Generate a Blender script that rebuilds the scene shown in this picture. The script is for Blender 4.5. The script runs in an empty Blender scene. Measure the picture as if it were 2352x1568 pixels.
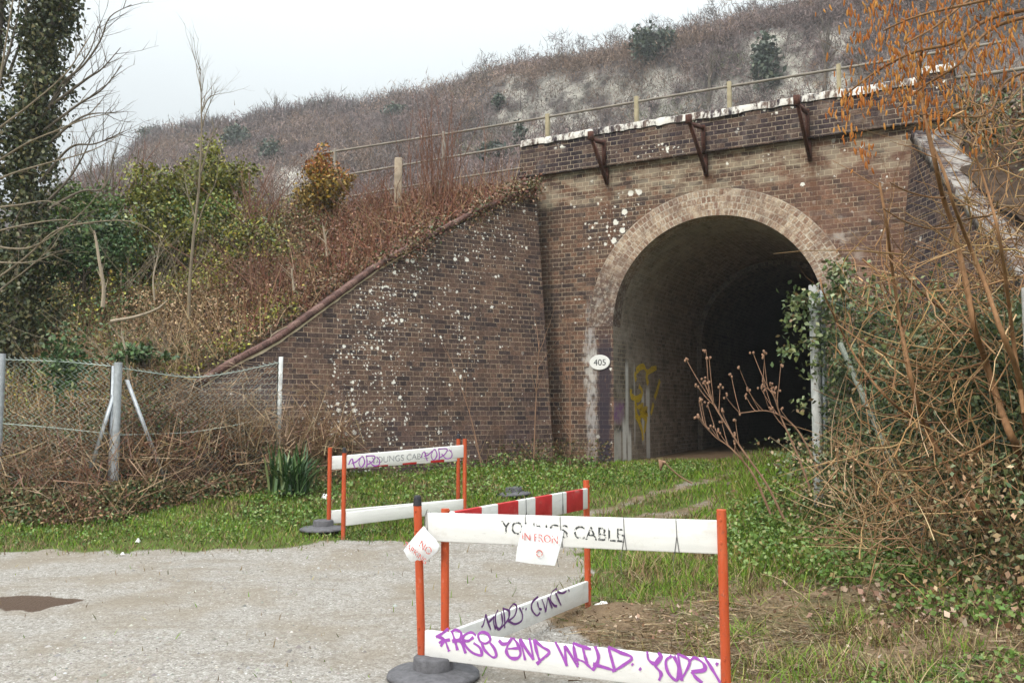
import bpy, math, random
import numpy as np
from mathutils import Vector, Matrix
rng = np.random.default_rng(7)
random.seed(7)
R = math.radians
scene = bpy.context.scene
COL = scene.collection

# ------------------------------------------------------------------ camera, sky, sun, exposure
FPX, HOR, EYE = 2050.0, 940.0, 1.5            # focal length, horizon row and eye height measured on a 2352 px wide view of the photo
PITCH = math.atan((HOR - 784) / FPX)
cam_d = bpy.data.cameras.new('camera')
cam_d.sensor_width = 36.0
cam_d.lens = 36.0 * FPX / 2352.0
cam_d.clip_end = 2000
cam = bpy.data.objects.new('camera', cam_d)
COL.objects.link(cam)
cam.location = (0, 0, EYE)
cam.rotation_euler = (R(90) + PITCH, 0, 0)
scene.camera = cam

SUN_EL, SUN_AZ = R(42), R(215)               # azimuth clockwise from +Y: behind the camera, to its left
world = bpy.data.worlds.new('World')
scene.world = world
world.use_nodes = True
wn = world.node_tree
bg = wn.nodes['Background']
sky = wn.nodes.new('ShaderNodeTexSky')
sky.sky_type = 'NISHITA'
sky.sun_disc = False
sky.sun_elevation = SUN_EL
sky.sun_rotation = SUN_AZ
tc = wn.nodes.new('ShaderNodeTexCoord')
sx = wn.nodes.new('ShaderNodeSeparateXYZ')
wn.links.new(tc.outputs['Generated'], sx.inputs[0])
mr = wn.nodes.new('ShaderNodeMapRange')
mr.inputs['From Min'].default_value = 0.0
mr.inputs['From Max'].default_value = 1.0
mr.inputs['To Min'].default_value = 0.64
mr.inputs['To Max'].default_value = 4.5
sq = wn.nodes.new('ShaderNodeMath')
sq.operation = 'MULTIPLY'
wn.links.new(sx.outputs[2], sq.inputs[0])
wn.links.new(sx.outputs[2], sq.inputs[1])
wn.links.new(sq.outputs[0], mr.inputs['Value'])
cl = wn.nodes.new('ShaderNodeTexNoise')
cl.inputs['Scale'].default_value = 2.2
cl.inputs['Detail'].default_value = 4
wn.links.new(tc.outputs['Generated'], cl.inputs['Vector'])
cm = wn.nodes.new('ShaderNodeMapRange')
cm.inputs['To Min'].default_value = 0.93
cm.inputs['To Max'].default_value = 1.06
wn.links.new(cl.outputs['Fac'], cm.inputs['Value'])
mm = wn.nodes.new('ShaderNodeMath')
mm.operation = 'MULTIPLY'
wn.links.new(mr.outputs[0], mm.inputs[0])
wn.links.new(cm.outputs[0], mm.inputs[1])
ov = wn.nodes.new('ShaderNodeMix')
ov.data_type = 'RGBA'
ov.blend_type = 'MULTIPLY'
ov.inputs[0].default_value = 1.0
ov.inputs[6].default_value = (5.55, 5.92, 6.00, 1)
wn.links.new(mm.outputs[0], ov.inputs[7])
mx = wn.nodes.new('ShaderNodeMix')
mx.data_type = 'RGBA'
mx.inputs[0].default_value = 0.92            # cloud cover over the clear sky
wn.links.new(sky.outputs[0], mx.inputs[6])
wn.links.new(ov.outputs[2], mx.inputs[7])
wn.links.new(mx.outputs[2], bg.inputs['Color'])
bg.inputs['Strength'].default_value = 0.1

sun_d = bpy.data.lights.new('sun', 'SUN')
sun_d.energy = 1.5
sun_d.angle = R(14)
sun_d.color = (1.0, 0.91, 0.80)
sun = bpy.data.objects.new('sun', sun_d)
COL.objects.link(sun)
sd = Vector((math.sin(SUN_AZ) * math.cos(SUN_EL), math.cos(SUN_AZ) * math.cos(SUN_EL), math.sin(SUN_EL)))
sun.rotation_euler = (-sd).to_track_quat('-Z', 'Y').to_euler()

vs = scene.view_settings
vs.view_transform = 'Standard'
vs.look = 'None'
vs.gamma = 1.0
vs.exposure = 0.68

# ------------------------------------------------------------------ measuring helpers
ct, st = math.cos(PITCH), math.sin(PITCH)
CAMP = np.array([0, 0, EYE])
def ray(px, py):
    u = (px - 1176) / FPX
    v = (784 - py) / FPX
    return np.array([u, ct - v * st, st + v * ct])
def at(px, py, Y):
    d = ray(px, py)
    return CAMP + d * (Y / d[1])
def proj(p):
    p = np.asarray(p, float)
    x, y, z = p[..., 0], p[..., 1], p[..., 2] - EYE
    c = y * ct + z * st
    return 1176 + FPX * x / c, 784 - FPX * (-y * st + z * ct) / c
def onplane(px, py, p0, n):
    d = ray(px, py)
    k = (np.asarray(p0) - CAMP) @ n / (d @ n)
    return CAMP + d * k

# the bridge front: s runs along it (to the right), d runs into the arch
BO = np.array([1.52, 15.5])
BU = np.array([.8814, -.4723])
BN = np.array([.4723, .8814])
def bp(s, d, z):
    return np.stack([BO[0] + BU[0] * s + BN[0] * d, BO[1] + BU[1] * s + BN[1] * d, z + 0 * s], -1)
def BP(s, d, z):
    return np.array([BO[0] + BU[0] * s + BN[0] * d, BO[1] + BU[1] * s + BN[1] * d, z])
def sd_of(x, y):
    return (x - BO[0]) * BU[0] + (y - BO[1]) * BU[1], (x - BO[0]) * BN[0] + (y - BO[1]) * BN[1]
def on_front(px, py, d=0.0):
    p = onplane(px, py, BP(0, d, 0), np.array([BN[0], BN[1], 0]))
    s, _ = sd_of(p[0], p[1])
    return s, p[2]

def smooth(a, b, x):
    t = np.clip((x - a) / (b - a), 0, 1)
    return t * t * (3 - 2 * t)
_lat = np.random.default_rng(3).random((256, 256))
def vn(x, y, f=1.0):
    x = np.asarray(x) * f + 500.3
    y = np.asarray(y) * f + 700.7
    i, j = np.floor(x).astype(int), np.floor(y).astype(int)
    a, b = x - i, y - j
    a = a * a * (3 - 2 * a)
    b = b * b * (3 - 2 * b)
    L = lambda p, q: _lat[p % 256, q % 256]
    return (L(i, j) * (1 - a) + L(i + 1, j) * a) * (1 - b) + (L(i, j + 1) * (1 - a) + L(i + 1, j + 1) * a) * b
def fbm(x, y, f=1.0):
    return (vn(x, y, f) + .5 * vn(x, y, f * 2.1) + .25 * vn(x, y, f * 4.3)) / 1.75

def gz(x, y):
    """height of the ground: flat gravel, rising gently to the arch, a low bank on the right"""
    x = np.asarray(x, float)
    y = np.asarray(y, float)
    base = .57 * smooth(8.3, 15.6, y)
    right = smooth(1.2, 5.0, x) * .34 * (1 - .8 * smooth(9, 13, y))
    verge = .13 * smooth(9.4, 11.2, y) * smooth(-1.0, -3.0, x)
    n = (fbm(x, y, .8) - .5) * .07
    return base + right + verge + n
def G(px, py, dz=0.0):
    y = 8.0
    for _ in range(40):
        p = at(px, py, y)
        e = p[2] - (gz(p[0], p[1]) + dz)
        dirz = ray(px, py)
        y += e / max(.05, -dirz[2] / dirz[1]) * .6
        y = min(max(y, 2.0), 40)
    return at(px, py, y)

def inpoly(x, y, poly):
    poly = np.asarray(poly)[:, :2]
    r = np.zeros(np.shape(x), bool)
    j = len(poly) - 1
    for i in range(len(poly)):
        xi, yi = poly[i]
        xj, yj = poly[j]
        c = ((yi > y) != (yj > y)) & (x < (xj - xi) * (y - yi) / (yj - yi + 1e-12) + xi)
        r ^= c
        j = i
    return r

# ------------------------------------------------------------------ object helpers
ORG = {}
def link(o):
    COL.objects.link(o)
    return o
def tag(o, label=None, cat=None, group=None, kind=None):
    if label: o['label'] = label
    if cat: o['category'] = cat
    if group: o['group'] = group
    if kind: o['kind'] = kind
    return o
def thing(name, loc, label, cat, group=None):
    o = link(bpy.data.objects.new(name, None))
    o.empty_display_size = .2
    o.location = [float(c) for c in loc]
    ORG[o.name] = np.array(loc, float)
    return tag(o, label, cat, group)

class Acc:
    def __init__(s):
        s.V, s.F, s.C, s.U, s.n = [], [], [], [], 0
    def add(s, V, F, col=None, uv=None):
        V = np.asarray(V, float)
        F = np.asarray(F, int)
        s.V.append(V)
        s.F.append(F + s.n)
        s.n += len(V)
        if col is not None:
            col = np.asarray(col, float)
            s.C.append(np.broadcast_to(col, (len(V), 3)) if col.ndim < 2 else col)
        if uv is not None:
            s.U.append(np.asarray(uv, float))
        return s
    def build(s, name, mat, parent=None, smooth=False):
        V = np.concatenate(s.V)
        col = np.concatenate(s.C) if s.C else None
        uv = np.concatenate(s.U) if s.U else None
        return mesh_np(name, V, s.F, mat, parent, col, uv, smooth)

def mesh_np(name, V, Fs, mat, parent=None, col=None, uv=None, smooth=False):
    if isinstance(Fs, np.ndarray): Fs = [Fs]
    if parent is not None:
        org = ORG[parent.name]
    else:
        org = np.array([V[:, 0].mean(), V[:, 1].mean(), V[:, 2].min()])
    me = bpy.data.meshes.new(name)
    V = np.ascontiguousarray(V - org, dtype=np.float32)
    li = np.concatenate([f.ravel() for f in Fs]).astype(np.int32)
    tot = np.concatenate([np.full(len(f), f.shape[1]) for f in Fs]).astype(np.int32)
    start = np.concatenate([[0], np.cumsum(tot)[:-1]]).astype(np.int32)
    me.vertices.add(len(V))
    me.vertices.foreach_set('co', V.ravel())
    me.loops.add(len(li))
    me.loops.foreach_set('vertex_index', li)
    me.polygons.add(len(tot))
    me.polygons.foreach_set('loop_start', start)
    me.polygons.foreach_set('loop_total', tot)
    if smooth:
        me.polygons.foreach_set('use_smooth', np.ones(len(tot), bool))
    if uv is not None:
        l = me.uv_layers.new(name='UVMap')
        l.data.foreach_set('uv', np.ascontiguousarray(uv[li], dtype=np.float32).ravel())
    if col is not None:
        a = me.color_attributes.new('Col', 'FLOAT_COLOR', 'POINT')
        c4 = np.ones((len(V), 4), np.float32)
        c4[:, :3] = col
        a.data.foreach_set('color', c4.ravel())
    me.update()
    me.validate()
    me.materials.append(mat)
    o = link(bpy.data.objects.new(name, me))
    if parent is not None:
        o.parent = parent
    else:
        o.location = [float(c) for c in org]
    ORG[o.name] = org
    return o

def box_vf(p0, ex, ey, ez):
    """box from corner p0 with edge vectors"""
    p0, ex, ey, ez = map(np.asarray, (p0, ex, ey, ez))
    V = np.array([p0, p0 + ex, p0 + ex + ey, p0 + ey, p0 + ez, p0 + ex + ez, p0 + ex + ey + ez, p0 + ey + ez])
    F = np.array([[0, 3, 2, 1], [4, 5, 6, 7], [0, 1, 5, 4], [1, 2, 6, 5], [2, 3, 7, 6], [3, 0, 4, 7]])
    return V, F
def bevel(o, w, seg=2):
    m = o.modifiers.new('bevel', 'BEVEL')
    m.width = w
    m.segments = seg
    m.limit_method = 'ANGLE'
    return o
def tube(path, rad, k=6, cap=True):
    path = np.asarray(path, float)
    n = len(path)
    rad = np.broadcast_to(np.asarray(rad, float), (n,))
    t = np.gradient(path, axis=0)
    t /= np.linalg.norm(t, axis=1)[:, None] + 1e-9
    ref = np.array([.31, .17, .93]) if abs(t[0][2]) < .8 else np.array([.9, .3, .1])
    a = np.cross(t, ref)
    a /= np.linalg.norm(a, axis=1)[:, None] + 1e-9
    b = np.cross(t, a)
    th = np.linspace(0, 2 * np.pi, k, endpoint=False)
    ring = a[:, None, :] * np.cos(th)[None, :, None] + b[:, None, :] * np.sin(th)[None, :, None]
    V = (path[:, None, :] + ring * rad[:, None, None]).reshape(-1, 3)
    i, j = np.meshgrid(np.arange(n - 1), np.arange(k), indexing='ij')
    F = np.stack([i * k + j, i * k + (j + 1) % k, (i + 1) * k + (j + 1) % k, (i + 1) * k + j], -1).reshape(-1, 4)
    return V, F
def disc_cap(c, n, r, k):
    n = np.asarray(n, float) / np.linalg.norm(n)
    a = np.cross(n, [.31, .17, .93]); a /= np.linalg.norm(a)
    b = np.cross(n, a)
    th = np.linspace(0, 2 * np.pi, k, endpoint=False)
    V = np.asarray(c) + r * (np.cos(th)[:, None] * a + np.sin(th)[:, None] * b)
    return V, np.arange(k)[None, :]
def spline(pts, n=12):
    """Catmull-Rom through the points"""
    p = np.asarray(pts, float)
    if len(p) == 2:
        return p[0] + (p[1] - p[0]) * np.linspace(0, 1, n)[:, None]
    q = np.vstack([2 * p[0] - p[1], p, 2 * p[-1] - p[-2]])
    out = []
    m = max(2, n // (len(p) - 1))
    for i in range(len(p) - 1):
        t = np.linspace(0, 1, m, endpoint=False)[:, None]
        a, b, c, d = q[i], q[i + 1], q[i + 2], q[i + 3]
        out.append(.5 * (2 * b + (c - a) * t + (2 * a - 5 * b + 4 * c - d) * t ** 2 + (3 * b - a - 3 * c + d) * t ** 3))
    out.append(p[-1:])
    return np.vstack(out)
def lathe(c, prof, k=32):
    th = np.linspace(0, 2 * np.pi, k, endpoint=False)
    V = np.concatenate([np.stack([c[0] + r * np.cos(th), c[1] + r * np.sin(th), np.full(k, c[2] + z)], -1) for r, z in prof])
    n = len(prof)
    i, j = np.meshgrid(np.arange(n - 1), np.arange(k), indexing='ij')
    F = np.stack([i * k + j, i * k + (j + 1) % k, (i + 1) * k + (j + 1) % k, (i + 1) * k + j], -1).reshape(-1, 4)
    return V, F

def rdir(n, zb=0.0, r=None):
    r = r or rng
    v = r.normal(size=(n, 3))
    v[:, 2] += zb
    return v / (np.linalg.norm(v, axis=1)[:, None] + 1e-9)
def leaves(P, size, col, droop=0.0, width=.62, up=.5):
    """folded diamond leaves at P"""
    n = len(P)
    size = np.broadcast_to(np.asarray(size, float), (n,))[:, None]
    t = rdir(n, -droop)
    nr = rdir(n, up)
    b = np.cross(t, nr)
    b /= np.linalg.norm(b, axis=1)[:, None] + 1e-9
    nn = np.cross(b, t)
    m = P + t * size * .42
    w = size * width * .5
    V = np.stack([P, m + b * w + nn * size * .1, P + t * size, m - b * w + nn * size * .1], 1).reshape(-1, 3)
    F = np.arange(4 * n).reshape(n, 4)
    C = np.repeat(np.broadcast_to(col, (n, 3)), 4, axis=0)
    return V, F, C
def slivers(P, D, L, w, col):
    """thin tapering triangles (blades, twigs)"""
    n = len(P)
    L = np.broadcast_to(np.asarray(L, float), (n,))[:, None]
    w = np.broadcast_to(np.asarray(w, float), (n,))[:, None]
    s = np.cross(D, rdir(n))
    s /= np.linalg.norm(s, axis=1)[:, None] + 1e-9
    V = np.stack([P - s * w * .5, P + s * w * .5, P + D * L], 1).reshape(-1, 3)
    return V, np.arange(3 * n).reshape(n, 3), np.repeat(np.broadcast_to(col, (n, 3)), 3, axis=0)
def blades(P, D, L, w, col, bend=.35):
    """bent grass blades: a quad and a tip triangle"""
    n = len(P)
    L = np.broadcast_to(np.asarray(L, float), (n,))[:, None]
    w = np.broadcast_to(np.asarray(w, float), (n,))[:, None]
    a = rng.uniform(0, 2 * np.pi, n)
    side = np.stack([np.cos(a), np.sin(a), 0 * a], -1)
    lean = np.stack([-np.sin(a), np.cos(a), 0 * a], -1)
    m = P + D * L * .55 + lean * L * bend * .25
    e = P + D * L * .95 + lean * L * bend
    V = np.stack([P - side * w * .5, P + side * w * .5, m + side * w * .4, m - side * w * .4, e], 1).reshape(-1, 3)
    k = np.arange(n)[:, None] * 5
    return V, k + np.array([0, 1, 2, 3]), k + np.array([3, 2, 4]), np.repeat(np.broadcast_to(col, (n, 3)), 5, axis=0)
def pick(cols, n, jit=.18):
    """n colours drawn from a palette [(weight, r, g, b)]"""
    c = np.array(cols, float)
    i = rng.choice(len(c), n, p=c[:, 0] / c[:, 0].sum())
    return c[i, 1:] * (1 + rng.uniform(-jit, jit, (n, 1))) * (1 + rng.uniform(-jit * .4, jit * .4, (n, 3)))

# ------------------------------------------------------------------ materials
class Sk:
    """a socket with arithmetic"""
    def __init__(s, nt, v): s.nt, s.v = nt, v
    def _m(s, op, *a, clamp=False):
        n = s.nt.nodes.new('ShaderNodeMath')
        n.operation = op
        n.use_clamp = clamp
        for i, q in enumerate((s,) + a):
            if isinstance(q, Sk): s.nt.links.new(q.v, n.inputs[i])
            else: n.inputs[i].default_value = q
        return Sk(s.nt, n.outputs[0])
    def __add__(s, o): return s._m('ADD', o)
    def __sub__(s, o): return s._m('SUBTRACT', o)
    def __mul__(s, o): return s._m('MULTIPLY', o)
    __radd__ = __add__
    __rmul__ = __mul__
    def __rsub__(s, o): return (s * -1.0) + o
    def abs(s): return s._m('ABSOLUTE')
    def max(s, o): return s._m('MAXIMUM', o)
    def min(s, o): return s._m('MINIMUM', o)
    def cl(s): return s._m('ADD', 0.0, clamp=True)
    def ss(s, a, b):
        n = s.nt.nodes.new('ShaderNodeMapRange')
        n.interpolation_type = 'SMOOTHSTEP'
        s.nt.links.new(s.v, n.inputs['Value'])
        if a > b:
            n.inputs['From Min'].default_value, n.inputs['From Max'].default_value = b, a
            n.inputs['To Min'].default_value, n.inputs['To Max'].default_value = 1, 0
        else:
            n.inputs['From Min'].default_value, n.inputs['From Max'].default_value = a, b
        return Sk(s.nt, n.outputs['Result'])
class Mat:
    def __init__(s, name, rough=.8, spec=.3):
        s.m = bpy.data.materials.new(name)
        s.m.use_nodes = True
        s.nt = s.m.node_tree
        s.b = s.nt.nodes['Principled BSDF']
        s.b.inputs['Roughness'].default_value = rough
        s.b.inputs['Specular IOR Level'].default_value = spec
    def node(s, t): return s.nt.nodes.new(t)
    def put(s, sock, v):
        if isinstance(v, Sk): s.nt.links.new(v.v, sock)
        elif isinstance(v, (tuple, list)): sock.default_value = tuple(v) + ((1,) if len(v) == 3 and len(sock.default_value) == 4 else ())
        else: sock.default_value = v
    def uv(s): return Sk(s.nt, s.node('ShaderNodeUVMap').outputs[0])
    def obj(s): return Sk(s.nt, s.node('ShaderNodeTexCoord').outputs['Object'])
    def attr(s, n='Col'):
        a = s.node('ShaderNodeAttribute')
        a.attribute_name = n
        return Sk(s.nt, a.outputs['Color'])
    def rand(s):
        return Sk(s.nt, s.node('ShaderNodeNewGeometry').outputs['Random Per Island'])
    def sep(s, v):
        n = s.node('ShaderNodeSeparateXYZ')
        s.nt.links.new(v.v, n.inputs[0])
        return [Sk(s.nt, o) for o in n.outputs]
    def comb(s, x, y, z=0.0):
        n = s.node('ShaderNodeCombineXYZ')
        for i, q in enumerate((x, y, z)): s.put(n.inputs[i], q)
        return Sk(s.nt, n.outputs[0])
    def scale(s, v, sc):
        n = s.node('ShaderNodeMapping')
        s.nt.links.new(v.v, n.inputs[0])
        n.inputs['Scale'].default_value = sc
        return Sk(s.nt, n.outputs[0])
    def noise(s, v, sc=5, det=4, rough=.55, dist=0.0, col=False):
        n = s.node('ShaderNodeTexNoise')
        s.nt.links.new(v.v, n.inputs['Vector'])
        n.inputs['Scale'].default_value = sc
        n.inputs['Detail'].default_value = det
        n.inputs['Roughness'].default_value = rough
        n.inputs['Distortion'].default_value = dist
        return Sk(s.nt, n.outputs['Color' if col else 'Fac'])
    def voro(s, v, sc=5, out='Distance', rnd=1.0):
        n = s.node('ShaderNodeTexVoronoi')
        n.voronoi_dimensions = '2D'
        s.nt.links.new(v.v, n.inputs['Vector'])
        n.inputs['Scale'].default_value = sc
        n.inputs['Randomness'].default_value = rnd
        return Sk(s.nt, n.outputs[out])
    def ramp(s, f, stops, interp='LINEAR'):
        n = s.node('ShaderNodeValToRGB')
        s.nt.links.new(f.v, n.inputs[0])
        cr = n.color_ramp
        cr.interpolation = interp
        while len(cr.elements) < len(stops): cr.elements.new(.5)
        for e, (p, c) in zip(cr.elements, stops):
            e.position = p
            e.color = tuple(c) + (1,)
        return Sk(s.nt, n.outputs[0])
    def mix(s, f, a, b, mode='MIX'):
        n = s.node('ShaderNodeMix')
        n.data_type = 'RGBA'
        n.blend_type = mode
        s.put(n.inputs[0], f)
        s.put(n.inputs[6], a)
        s.put(n.inputs[7], b)
        return Sk(s.nt, n.outputs[2])
    def bump(s, h, strength=.4, dist=.01):
        n = s.node('ShaderNodeBump')
        n.inputs['Strength'].default_value = strength
        n.inputs['Distance'].default_value = dist
        s.nt.links.new(h.v, n.inputs['Height'])
        s.nt.links.new(n.outputs[0], s.b.inputs['Normal'])
    def base(s, c): s.put(s.b.inputs['Base Color'], c)
    def rough(s, c): s.put(s.b.inputs['Roughness'], c)
    def alpha(s, c): s.put(s.b.inputs['Alpha'], c)

def plain(name, c, rough=.7, var=.25, sc=8, bump=0.0, metal=0.0, spec=.3):
    m = Mat(name, rough, spec)
    o = m.obj()
    n = m.noise(o, sc, 5)
    m.base(m.ramp(n, [(.25, [q * (1 - var) for q in c]), (.75, [min(1, q * (1 + var)) for q in c])]))
    m.b.inputs['Metallic'].default_value = metal
    if bump: m.bump(m.noise(o, sc * 4, 6), bump, .01)
    return m.m
def colmat(name, rough=.65, spec=.25, trans=0.0):
    """plants: each leaf carries its own colour"""
    m = Mat(name, rough, spec)
    c = m.attr()
    m.base(c)
    if trans:
        m.b.inputs['Subsurface Weight'].default_value = 0
    return m.m

def brick(name, palette, mortar, bw=.235, rh=.078, squash=True, extra=None, bump=.5, smear=.35, ms=.006):
    m = Mat(name, .9, .15)
    uv = m.uv()
    wob = m.noise(uv, 9, 3, col=True)
    n = m.node('ShaderNodeMix')
    n.data_type = 'VECTOR'
    n.inputs[0].default_value = .012
    m.nt.links.new(uv.v, n.inputs[4])
    ad = m.node('ShaderNodeVectorMath')
    ad.operation = 'ADD'
    m.nt.links.new(uv.v, ad.inputs[0])
    m.nt.links.new(wob.v, ad.inputs[1])
    m.nt.links.new(ad.outputs[0], n.inputs[5])
    vec = Sk(m.nt, n.outputs[1])
    b = m.node('ShaderNodeTexBrick')
    m.nt.links.new(vec.v, b.inputs['Vector'])
    b.inputs['Scale'].default_value = 1
    b.inputs['Brick Width'].default_value = bw
    b.inputs['Row Height'].default_value = rh
    b.inputs['Mortar Size'].default_value = ms
    b.inputs['Mortar Smooth'].default_value = .35
    b.inputs['Bias'].default_value = 0
    b.inputs['Color1'].default_value = (0, 0, 0, 1)
    b.inputs['Color2'].default_value = (1, 1, 1, 1)
    b.inputs['Mortar'].default_value = (.5, .5, .5, 1)
    b.offset = .5
    b.offset_frequency = 2
    b.squash = .5 if squash else 1.0
    b.squash_frequency = 2
    rnd = Sk(m.nt, b.outputs['Color'])
    fac = Sk(m.nt, b.outputs['Fac'])
    big = m.noise(uv, .9, 4)
    fine = m.noise(uv, 38, 5, .7)
    idx = (m.sep(rnd)[0] * .62 + big * .55 + (-.09)).cl()
    c = m.ramp(idx, palette)
    c = m.mix(.85, c, m.ramp(fine, [(.3, (.16,) * 3), (.7, (.92,) * 3)]), 'OVERLAY')
    mid = m.noise(uv, 13, 5, .7)
    c = m.mix(.55, c, m.ramp(mid, [(.3, (.22,) * 3), (.7, (.85,) * 3)]), 'OVERLAY')
    run = m.noise(m.scale(uv, (5, .45, 1)), 1.6, 5, .6)
    c = m.mix(.45, c, m.ramp(run, [(.3, (.28,) * 3), (.7, (.74,) * 3)]), 'OVERLAY')
    mcol = m.mix(m.noise(uv, 6, 4), [q * .55 for q in mortar], [min(1, q * 1.25) for q in mortar])
    c = m.mix(fac * (m.noise(uv, 2.3, 5, .7).ss(.36, .58) * .75 + .2), c, m.mix(.7, mcol, m.ramp(fine, [(.3, (.2,) * 3), (.7, (.9,) * 3)]), 'OVERLAY'))
    # grime and worn faces
    c = m.mix(m.noise(uv, 3.7, 6, .65).ss(.52, .78) * smear, c, [min(1, q * 1.05) for q in mortar])
    hgt = (1.0 - fac) + fine * .35
    if extra:
        c = extra(m, uv, c, fac)
    m.base(c)
    m.bump(hgt, bump, .008)
    return m.m

def lichen(m, uv, c, mask, sc=14, lo=.16, col=(.78, .76, .70)):
    """pale crusty spots: round voronoi cells of random size, kept where the mask is high"""
    w = m.noise(uv, 42, 4, .7, col=True)
    n = m.node('ShaderNodeMix')
    n.data_type = 'VECTOR'
    n.inputs[0].default_value = .075
    m.nt.links.new(uv.v, n.inputs[4])
    m.nt.links.new(w.v, n.inputs[5])
    v = m.node('ShaderNodeTexVoronoi')
    v.voronoi_dimensions = '2D'
    m.nt.links.new(n.outputs[1], v.inputs['Vector'])
    v.inputs['Scale'].default_value = sc
    d = Sk(m.nt, v.outputs['Distance'])
    r = m.sep(Sk(m.nt, v.outputs['Color']))
    keep = (mask - r[0]).ss(-.02, .04)
    size = r[1] * r[1] * .26 + .05
    spot = (size - d).ss(0.0, .05)
    v2 = m.node('ShaderNodeTexVoronoi')
    v2.voronoi_dimensions = '2D'
    m.nt.links.new(n.outputs[1], v2.inputs['Vector'])
    v2.inputs['Scale'].default_value = sc * .52
    d2 = Sk(m.nt, v2.outputs['Distance'])
    q = m.sep(Sk(m.nt, v2.outputs['Color']))
    big = (mask * .40 - q[0]).ss(-.02, .04) * (q[1] * q[1] * .30 + .07 - d2).ss(0.0, .05)
    return m.mix((keep * spot).max(big).cl(), c, col)
def band(x, a, b, e=.05):
    return x.ss(a - e, a + e) * x.ss(b + e, b - e)

BROWN = [(0.0, (0.034, 0.027, 0.031)), (.3, (0.074, 0.051, 0.043)), (.55, (0.120, 0.073, 0.053)), (.8, (0.165, 0.092, 0.062)), (1.0, (0.245, 0.148, 0.097))]
DARK = [(0.0, (0.019, 0.017, 0.023)), (.35, (0.047, 0.034, 0.037)), (.65, (0.085, 0.056, 0.047)), (.9, (0.132, 0.086, 0.065)), (1.0, (0.176, 0.118, 0.088))]
WINGP = [(0.0, (0.025, 0.021, 0.024)), (.3, (0.057, 0.041, 0.039)), (.55, (0.094, 0.061, 0.050)), (.8, (0.132, 0.080, 0.059)), (1.0, (0.189, 0.122, 0.087))]
RED = [(0.0, (.05, .034, .036)), (.3, (.115, .066, .050)), (.55, (.19, .095, .062)), (.8, (.26, .13, .085)), (1.0, (.33, .20, .13))]
BUFF = [(0.0, (.13, .075, .055)), (.25, (.22, .13, .09)), (.5, (.31, .21, .145)), (.75, (.38, .285, .205)), (1.0, (.47, .40, .315))]
MORT = (.40, .32, .235)

def front_extra(m, uv, c, fac):
    u, v, _ = m.sep(uv)
    n1 = m.noise(uv, 2.2, 5, .6)
    # redder, cleaner brick above and right of the arch
    redm = (u.ss(1.6, 4.2) * v.ss(2.6, 4.0)) * n1.ss(.35, .6)
    c = m.mix(redm * .35, c, (.27, .14, .10))
    # cream lime wash left on the courses just under the string course
    cr = band(v, 5.12, 5.8, .06) * m.noise(m.scale(uv, (1, 2.2, 1)), 2.6, 5, .6).ss(.40, .60)
    c = m.mix(cr * (fac * .4 + .42), c, (.50, .43, .32))
    # dark wet streak down the pier beside the arch, lime bloom to its left
    wob = m.noise(m.scale(uv, (2.5, .8, 1)), 3, 5, .65) * .34 - .17
    c = m.mix(band(u + wob * .6, -.03, .215, .05) * v.ss(3.2, 2.4) * m.noise(m.scale(uv, (3, .8, 1)), 4, 4).ss(.22, .42) * .88, c, (.040, .034, .048))
    lime = band(u + wob * .9, -.24, -.06, .05) * band(v, .7, 3.2, .5) * m.noise(m.scale(uv, (5, 1.2, 1)), 4, 5, .7).ss(.36, .56)
    c = m.mix(lime * .75, c, (.43, .41, .40))
    lime2 = band(u + wob, -.30, -.08, .04) * band(v, 1.9, 2.55, .2) * m.noise(uv, 9, 4).ss(.4, .55)
    c = m.mix(lime2 * .55, c, (.62, .60, .56))
    # rust runs under the brackets
    for s0 in (.17, 1.93, 3.60):
        c = m.mix(band(u + wob * .4, s0 - .02, s0 + .12, .05) * band(v, 4.2, 5.45, .25) * m.noise(m.scale(uv, (6, .8, 1)), 4, 4).ss(.3, .6) * .6, c, (.135, .062, .036))
    # white crusts
    msk = band(u, -.25, .75, .35) * band(v, 4.35, 5.15, .25) * m.noise(uv, 1.7, 3).ss(.32, .46) * 1.1
    msk = msk.max(m.noise(uv, 1.1, 3).ss(.50, .7) * .22).max(.04)
    c = lichen(m, uv, c, msk, 13)
    c = m.mix(band(u, 3.62, 4.3, .2) * band(v, 3.5, 4.5, .3) * m.noise(uv, 4, 4).ss(.5, .66) * .7, c, (.45, .40, .36))
    return c
def wing_extra(m, uv, c, fac):
    u, v, _ = m.sep(uv)
    # u grows to the left from the front; the crusts lie in a slanting swarm
    line = u + v * .35
    msk = band(line, 4.15, 5.25, .45) * m.noise(uv, 2.6, 5, .65).ss(.38, .54) * 1.15
    msk = msk.max(band(line, 2.6, 4.3, .5) * m.noise(uv, 2.4, 4).ss(.42, .58) * .6)
    msk = msk.max(v.ss(3.4, 4.6) * u.ss(.2, 1.2) * m.noise(uv, 2.3, 3).ss(.42, .56) * .6)
    msk = msk.max(.035)
    c = m.mix((m.noise(uv, 1.3, 4, .6).ss(.5, .75)) * .25, c, (.18, .10, .07))
    c = m.mix(v.ss(2.0, .9) * m.noise(uv, 1.6, 3).ss(.4, .65) * .35, c, (.11, .075, .085))
    end = u.ss(5.0, 5.4) * v.ss(2.1, 1.6)
    c = m.mix(end * fac * .9, c, (.50, .43, .34))
    c = m.mix(end * (1.0 - fac) * .45, c, (.16, .145, .16))
    return lichen(m, uv, c, msk, 19)
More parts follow.
